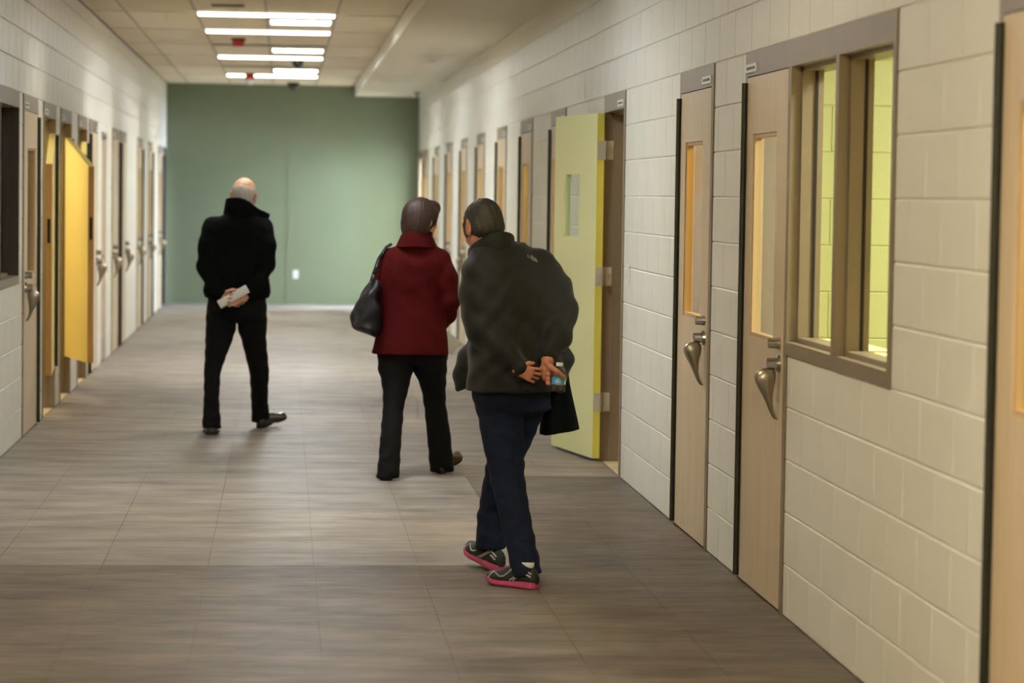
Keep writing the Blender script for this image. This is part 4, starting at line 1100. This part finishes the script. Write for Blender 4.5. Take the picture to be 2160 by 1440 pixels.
shell('collar', 'wool_red', jk, O, [(.862, 15.06, 1.33, 1.38, -.02, 0), (.876, 15.01, 1.322, 1.385, -.030, 0), (.862, 14.935, 1.316, 1.395, -.032, .012), (.808, 14.888, 1.318, 1.410, -.020, .030), (.745, 14.878, 1.320, 1.414, .002, .034), (.685, 14.892, 1.318, 1.406, .026, .028), (.652, 14.945, 1.318, 1.396, .034, .010), (.656, 15.02, 1.325, 1.385, .028, 0)], .016)
shell('scarf', 'trousers_black', p2, O, [(.842, 15.07, 1.375, 1.402), (.850, 15.02, 1.375, 1.405), (.838, 14.965, 1.38, 1.408), (.795, 14.928, 1.385, 1.418), (.745, 14.922, 1.385, 1.420), (.700, 14.94, 1.385, 1.412), (.690, 15.0, 1.38, 1.402)], .012)
T = Field((0.49, 14.62, 0.0), (1.06, 15.35, 0.80), 0.007)
T.prof([(0.645, .75, 15.0, .12, .08), (0.665, .75, 15.0, .182, .115), (0.70, .75, 15.0, .196, .13), (0.78, .75, 15.0, .18, .12)], p=2.6)
T.chain([(.654, 15.0, .70), (.652, 14.98, .62), (.653, 14.96, .54), (.640, 14.92, .42), (.622, 14.84, .22), (.607, 14.77, .02)], [.108, .100, .080, .060, .060, .064], .005)
T.chain([(.850, 15.0, .70), (.853, 15.02, .62), (.872, 15.05, .54), (.884, 15.08, .42), (.914, 15.12, .22), (.934, 15.15, .03)], [.100, .096, .076, .063, .068, .070], .005)
T.below((0, 0, .012), (0, 0, 1)); T.ripple(.0014, wob((1, 32, 8, 80, 0), (.7, -60, 15, 52, .7)))
T.mesh('trousers', 'trousers_black', p2, O)
shoe(p2, 'shoe', (.592, 14.722, 0), (-.02, 1), 0, 'brown', O, .25, -1)
shoe(p2, 'shoe', (.920, 15.092, 0), (.52, .86), .30, 'brown', O, .255, 1)
# shoulder bag
Bg = Field((0.36, 14.78, 0.78), (0.62, 15.2, 1.17), 0.006)
Bg.prof([(0.815, .515, 14.975, .030, .10), (0.84, .495, 14.975, .075, .15), (0.90, .487, 14.975, .080, .165), (0.96, .490, 14.975, .078, .165), (1.03, .500, 14.975, .062, .155), (1.10, .525, 14.975, .038, .14), (1.13, .532, 14.975, .020, .13)], p=2.2, k=.02)
Bg.seg((.42, 14.98, .90), (.545, 14.98, .83), .03, .03, .04)
Bg.ripple(.004, wob((1, 20, 26, 30, 0), (.8, -30, 18, 50, 1)))
bag = tag(empty('shoulder_bag', (.49, 14.975, 0.80)), 'dark leather shoulder bag hanging from the shoulder of the woman in red', 'bag')
Bg.mesh('bag_body', 'bag_leather', bag, (.49, 14.975, 0.80))
for y0, side in ((14.885, 0), (15.06, 1)):
    mb = MB(); pts = [(.505, y0, 1.105), (.520, y0, 1.16), (.548, 14.93+.06*side, 1.25), (.590, 14.955+.05*side, 1.315), (.618, 14.985+.03*side, 1.333)]
    pts = [np.array(p)-np.array((.49, 14.975, .80)) for p in pts]
    for i in range(len(pts)-1): mb.cyl(pts[i], pts[i+1], .0085, n=8)
    st = mb.build('strap', 'bag_leather', bag, smooth=True)
    mb = MB(); c = np.array((.505, y0, 1.105))-np.array((.49, 14.975, .80))
    for i in range(12): mb.cyl(c+.013*np.array((math.cos(i*PI/6), 0, math.sin(i*PI/6))), c+.013*np.array((math.cos((i+1)*PI/6), 0, math.sin((i+1)*PI/6))), .0028, n=6)
    mb.build('ring', 'steel', st)
# paper in her right hand
mb = MB(); rows = []
c0 = np.array((.975, 15.22, .76))
for i in range(5):
    t = i/4; q = np.array((.905+.108*t, 15.21-.03*t+.008*math.sin(3*t), .812-.085*t))
    e = np.array((.048, .035, .066))
    rows.append([tuple(q-e*.55-c0), tuple(q+e*.55-c0), tuple(q+e*.55+np.array((0, .004, .001))-c0), tuple(q-e*.55+np.array((0, .004, .001))-c0)])
mb.loft(rows)
tag(mb.build('folded_paper', 'paper', loc=tuple(c0)), 'white folded paper held low in front of the woman in red', 'paper')

# ---- the person in the black shell jacket, bowed, hands behind
O = (0.98, 11.0, 0.0)
p3 = person('person', 'short-haired person in black jacket and dark jeans with pink-soled trainers, looking down', O)
TH = 0.62
fw, rt = np.array((-math.sin(TH), math.cos(TH))), np.array((math.cos(TH), math.sin(TH)))
M = head_frame(0.40, 0.42, 0.06)
B = Field((0.68, 10.55, -0.02), (1.32, 11.55, 1.66), 0.0042)
hc = (0.848, 11.125, 1.480)
P = head(B, hc, M, 0.93, (.905, 11.05, 1.385), 1.12)
B.prof([(0.76, .99, 10.99, .15, .11), (0.95, .985, 10.98, .14, .10), (1.15, .965, 11.0, .15, .10), (1.30, .935, 11.03, .13, .09), (1.40, .912, 11.05, .06, .055)], TH)
B.chain([(.825, 10.985, 1.29), (.825, 10.87, 1.06)], [.040, .036], .03); B.chain([(.825, 10.87, 1.06), (.980, 10.785, .898)], [.034, .024], .015)
B.chain([(1.075, 11.14, 1.30), (1.185, 10.98, 1.13)], [.040, .036], .03); B.chain([(1.185, 10.98, 1.13), (1.108, 10.835, .945)], [.034, .025], .015)
B.chain([(.918, 10.965, .74), (.932, 10.945, .60), (.950, 10.905, .43), (.986, 10.815, .24), (1.022, 10.725, .07)], [.075, .06, .045, .036, .032], .02); B.chain([(1.030, 11.05, .74), (.995, 11.12, .60), (.945, 11.185, .43), (.915, 11.225, .24), (.912, 11.235, .12)], [.075, .06, .045, .036, .030], .02)
hand(B, (.966, 10.778, .902), (.93, -.13, -.28), (.12, 1.0, .08), 1, ((.35, .7, .4), (.45, .8, .4), (.5, .8, .4), (.55, .8, .4)), .26, .78,
     thumb=[(1.000, 10.772, .920), (1.022, 10.768, .928), (1.040, 10.772, .928)])
# the other hand closes round the bottle
bc = np.array((1.142, 10.775))
B.seg((1.105, 10.83, .945), (1.096, 10.800, .897), .024, .022, .02); B.seg((1.098, 10.806, .912), (1.098, 10.800, .867), .020, .018, .015)
B.chain([(1.095, 10.800, .927), (1.106, 10.748, .917), (1.134, 10.729, .897), (1.164, 10.738, .874)], [.0135, .0115, .0105, .0088], .006)
for i in range(4):
    z = .902-.0185*i; R = .0425
    pts = [(bc[0]+R*math.cos(t), bc[1]+R*math.sin(t), z-.003*j) for j, t in enumerate((3.45, 2.7, 2.0, 1.35-.1*i))]
    B.chain(pts, [.0105, .0098, .0090, .0080], .004)
bd = B.mesh('body', 'skin_tan', p3, O)
eyes(P, M, p3, O, .93)
Hf = Field((0.70, 10.93, 1.38), (1.0, 11.32, 1.68), 0.0045)
Hf.ell(P(0, -.013, .040), np.array([.0835, .106, .093])*.93, M, .02)
Hf.ell(P(0, -.052, -.028), np.array([.074, .055, .055])*.93, M, .04)
for s_ in (-1, 1):
    Hf.seg(P(.073*s_, .022, .02), P(.074*s_, .026, -.030), .014, .009, .015)
    Hf.ell(P(.086*s_, -.014, -.018), (.020, .023, .034), M, .008, 'cut')
Hf.ell(P(0, .115, -.045), (.085, .075, .100), M, .010, 'cut')
Hf.below(P(0, -.05, -.074), M[2]*.96+M[1]*-.28)
def spiky(X, Y, Z):
    return np.sin(170*X+60*Z)*np.sin(150*Y-40*Z)+.7*np.sin(260*X-190*Y)*np.sin(230*Z)
Hf.ripple(.0018, spiky)
Hf.mesh('hair', 'hair_black', p3, O)
for dz in (-.034, -.044):
    mb = MB(); c = P(-.094, -.012+(.012 if dz < -.04 else -.004), dz-.004)-np.array(O)
    for i in range(10): mb.cyl(c+.0042*np.array((math.cos(i*PI/5)*.5, math.cos(i*PI/5)*.8, math.sin(i*PI/5))), c+.0042*np.array((math.cos((i+1)*PI/5)*.5, math.cos((i+1)*PI/5)*.8, math.sin((i+1)*PI/5))), .0016, n=6)
    mb.build('earring', 'gold', p3, smooth=True)
J = Field((0.68, 10.66, 0.74), (1.32, 11.40, 1.47), 0.0065)
J.prof([(0.800, .985, 10.985, .215, .165), (0.88, .985, 10.98, .212, .162), (0.98, .978, 10.98, .198, .150), (1.08, .970, 10.99, .195, .145), (1.18, .960, 11.0, .200, .145), (1.26, .948, 11.02, .198, .138), (1.32, .935, 11.035, .180, .120), (1.37, .922, 11.045, .140, .100), (1.41, .912, 11.05, .100, .085)], TH, p=2.4)
J.chain([(1.092, 11.12, 1.302), (1.147, 11.06, 1.232), (1.184, 10.985, 1.135)], [.070, .067, .060], .06); J.chain([(1.182, 10.985, 1.135), (1.158, 10.905, 1.035), (1.112, 10.845, .960)], [.060, .052, .041], .03)
J.seg((.965, 11.07, 1.372), (1.088, 11.12, 1.318), .048, .066, .06)
J.chain([(.838, 10.990, 1.285), (.824, 10.93, 1.18), (.826, 10.875, 1.07)], [.070, .066, .060], .06); J.chain([(.826, 10.875, 1.07), (.91, 10.82, .98), (.980, 10.790, .908)], [.060, .052, .040], .03)
J.chain([(.85, 11.0, 1.02), (.805, 11.08, .92), (.775, 11.10, .85), (.748, 11.11, .79)], [.05, .052, .036, .010], .05)
J.chain([(1.17, 11.08, 1.0), (1.195, 11.06, .92), (1.185, 11.05, .85)], [.035, .038, .022], .04)
J.ripple(.0020, wob((1, 40, 8, 52, 0), (.8, -56, 12, 42, 1.2), (.5, 84, 20, -70, 2.1)))
jk = J.mesh('jacket', 'shell_black', p3, O)
shell('collar', 'shell_black', jk, O, [(.800, 11.145, 1.36, 1.385), (.790, 11.085, 1.355, 1.392, 0, 0), (.808, 11.020, 1.36, 1.418, 0, .006), (.850, 10.968, 1.375, 1.450, .002, .010), (.905, 10.950, 1.38, 1.468, .004, .012), (.955, 10.985, 1.375, 1.462, 0, .010), (.975, 11.05, 1.37, 1.440, -.006, .004), (.955, 11.11, 1.365, 1.415, -.01, 0)], .016)
T = Field((0.76, 10.55, 0.0), (1.22, 11.5, 0.92), 0.0065)
T.prof([(0.69, .985, 11.0, .10, .07), (0.715, .985, 11.0, .160, .115), (0.74, .975, 11.0, .170, .125), (0.84, .975, 10.99, .168, .125), (0.90, .975, 10.99, .16, .11)], TH, p=2.5)
T.chain([(.918, 10.965, .74), (.932, 10.945, .60), (.950, 10.905, .43), (.986, 10.815, .24), (1.022, 10.725, .055)], [.102, .088, .072, .062, .062], .008)
T.chain([(1.030, 11.05, .74), (.995, 11.12, .60), (.945, 11.185, .43), (.915, 11.225, .24), (.908, 11.232, .10)], [.092, .082, .068, .064, .066], .008)
def hem(X, Y, Z):   # each leg ends at its own height
    nearleg = (Y < 11.0)
    return np.where(nearleg, .052 - Z + 0.25*(X-1.02)*0.8, .092 - Z)
X_, Y_, Z_ = T.grid(); T.val = np.maximum(T.val, hem(X_, Y_, Z_).astype(np.float32))
T.ripple(.0016, wob((1, 32, 8, 84, 0), (.8, -60, 15, 56, .7), (.5, 48, 60, -110, 1.4)))
T.mesh('jeans', 'denim', p3, O)
shoe(p3, 'shoe', (1.058, 10.665, 0), (-.74, .67), 0.02, 'trainer', O, .255, -1)
shoe(p3, 'shoe', (.950, 11.178, 0), (-.50, .86), .24, 'trainer', O, .255, 1, False)
# emblem on the shoulder blade: three nested quarter arcs and a line of small print
def on_jacket(x, z, y0=10.6):
    ix = int(round((x-J.lo[0])/J.h)); iz = int(round((z-J.lo[2])/J.h)); col = J.val[ix, :, iz]
    k = int(np.argmax(col < 0)); 
    if k == 0: return y0
    t = col[k-1]/(col[k-1]-col[k]); return J.lo[1]+J.h*(k-1+t)
em = empty('emblem', (0, 0, 0)); em.parent = jk
mb = MB()
def em_pt(a, b):
    x, z = 1.046+a*.028, 1.350+b*.020-a*.010; return (x-O[0], on_jacket(x, z)-.003-O[1], z-O[2])
for r0, r1 in ((.18, .42), (.50, .72), (.80, 1.0)):
    pts = []
    for i in range(9):
        t = PI/2*i/8; pts.append((r0*math.cos(t), r0*math.sin(t), r1*math.cos(t), r1*math.sin(t)))
    vs = [em_pt(p[0], p[1]) for p in pts]+[em_pt(p[2], p[3]) for p in pts]
    mb.add(vs, [(i, i+1, 9+i+1, 9+i) for i in range(8)])
for q in range(3):
    for i in range(3): 
        x0 = -.62+.25*i; mb.add([em_pt(x0, .70-.24*q), em_pt(x0+.19, .70-.24*q), em_pt(x0+.19, .84-.24*q), em_pt(x0, .84-.24*q)], [(0, 1, 2, 3)])
C.objects.unlink(em); bpy.data.objects.remove(em)
mb.build('emblem', 'emblem_grey', jk, fix=False)
# water bottle
ob = (bc[0], bc[1], .808)
bt = tag(empty('water_bottle', ob), 'small clear water bottle with blue label and white cap held in a hand', 'bottle')
bt.rotation_euler = (0.0, 0.06, 0)
mb = MB(); mb.lathe([(.020, .0), (.029, .003), (.0315, .010), (.031, .022), (.0318, .030), (.0305, .034), (.0305, .066), (.0318, .070), (.031, .080), (.026, .094), (.017, .104), (.0125, .108), (.0125, .116)], 28)
mb.build('bottle_body', 'water_plastic', bt, smooth=True)
def band(nm, m, a0, a1, z0_, z1_, rr):
    mb = MB(); n = 16
    vs = [(rr*math.cos(a0+(a1-a0)*i/n), rr*math.sin(a0+(a1-a0)*i/n), z) for z in (z0_, z1_) for i in range(n+1)]
    mb.add(vs, [(i, i+1, n+2+i, n+1+i) for i in range(n)]); return mb.build(nm, m, bt, smooth=True, fix=False)
band('label', 'label_blue', -2.7, -.75, .034, .066, .0311); band('label', 'label_white', -.75, -.45, .034, .066, .0311); band('label', 'label_lime', -.45, .2, .034, .066, .0311); band('label', 'label_blue', .2, 3.58, .034, .066, .0311)
for k_ in range(3): band('label_print', 'label_white', -2.1+.1*k_, -1.3-.1*k_, .044+.006*k_, .0465+.006*k_, .0315)
mb = MB(); mb.lathe([(.0142, .108), (.0148, .110), (.0148, .121), (.0135, .1235), (.004, .124)], 24); mb.build('cap', 'bottle_cap', bt, smooth=True)
# black cloth bag at the far hip
Bg = Field((1.05, 10.95, 0.56), (1.32, 11.25, 1.0), 0.006)
Bg.prof([(0.605, 1.192, 11.10, .088, .055), (0.66, 1.188, 11.10, .080, .062), (0.74, 1.182, 11.10, .066, .060), (0.82, 1.176, 11.10, .052, .052), (0.90, 1.176, 11.10, .040, .042), (0.96, 1.172, 11.10, .028, .03)], .15, p=2.6)
Bg.ripple(.0045, lambda X, Y, Z: np.sin(70*(X-1.18)/(1.6-Z)+20*Y)+.5*np.sin(30*X+25*Z))
X_, Y_, Z_ = Bg.grid(); Bg.val = np.maximum(Bg.val, (.612 - Z_ + .16*(X_-1.19)*1.0).astype(np.float32))
cb = tag(Bg.mesh('cloth_bag', 'jacket_black', None, (1.185, 11.10, .60)), 'black cloth bag hanging at the hip of the jeans wearer', 'bag'); cb.location = (1.185, 11.10, .60)
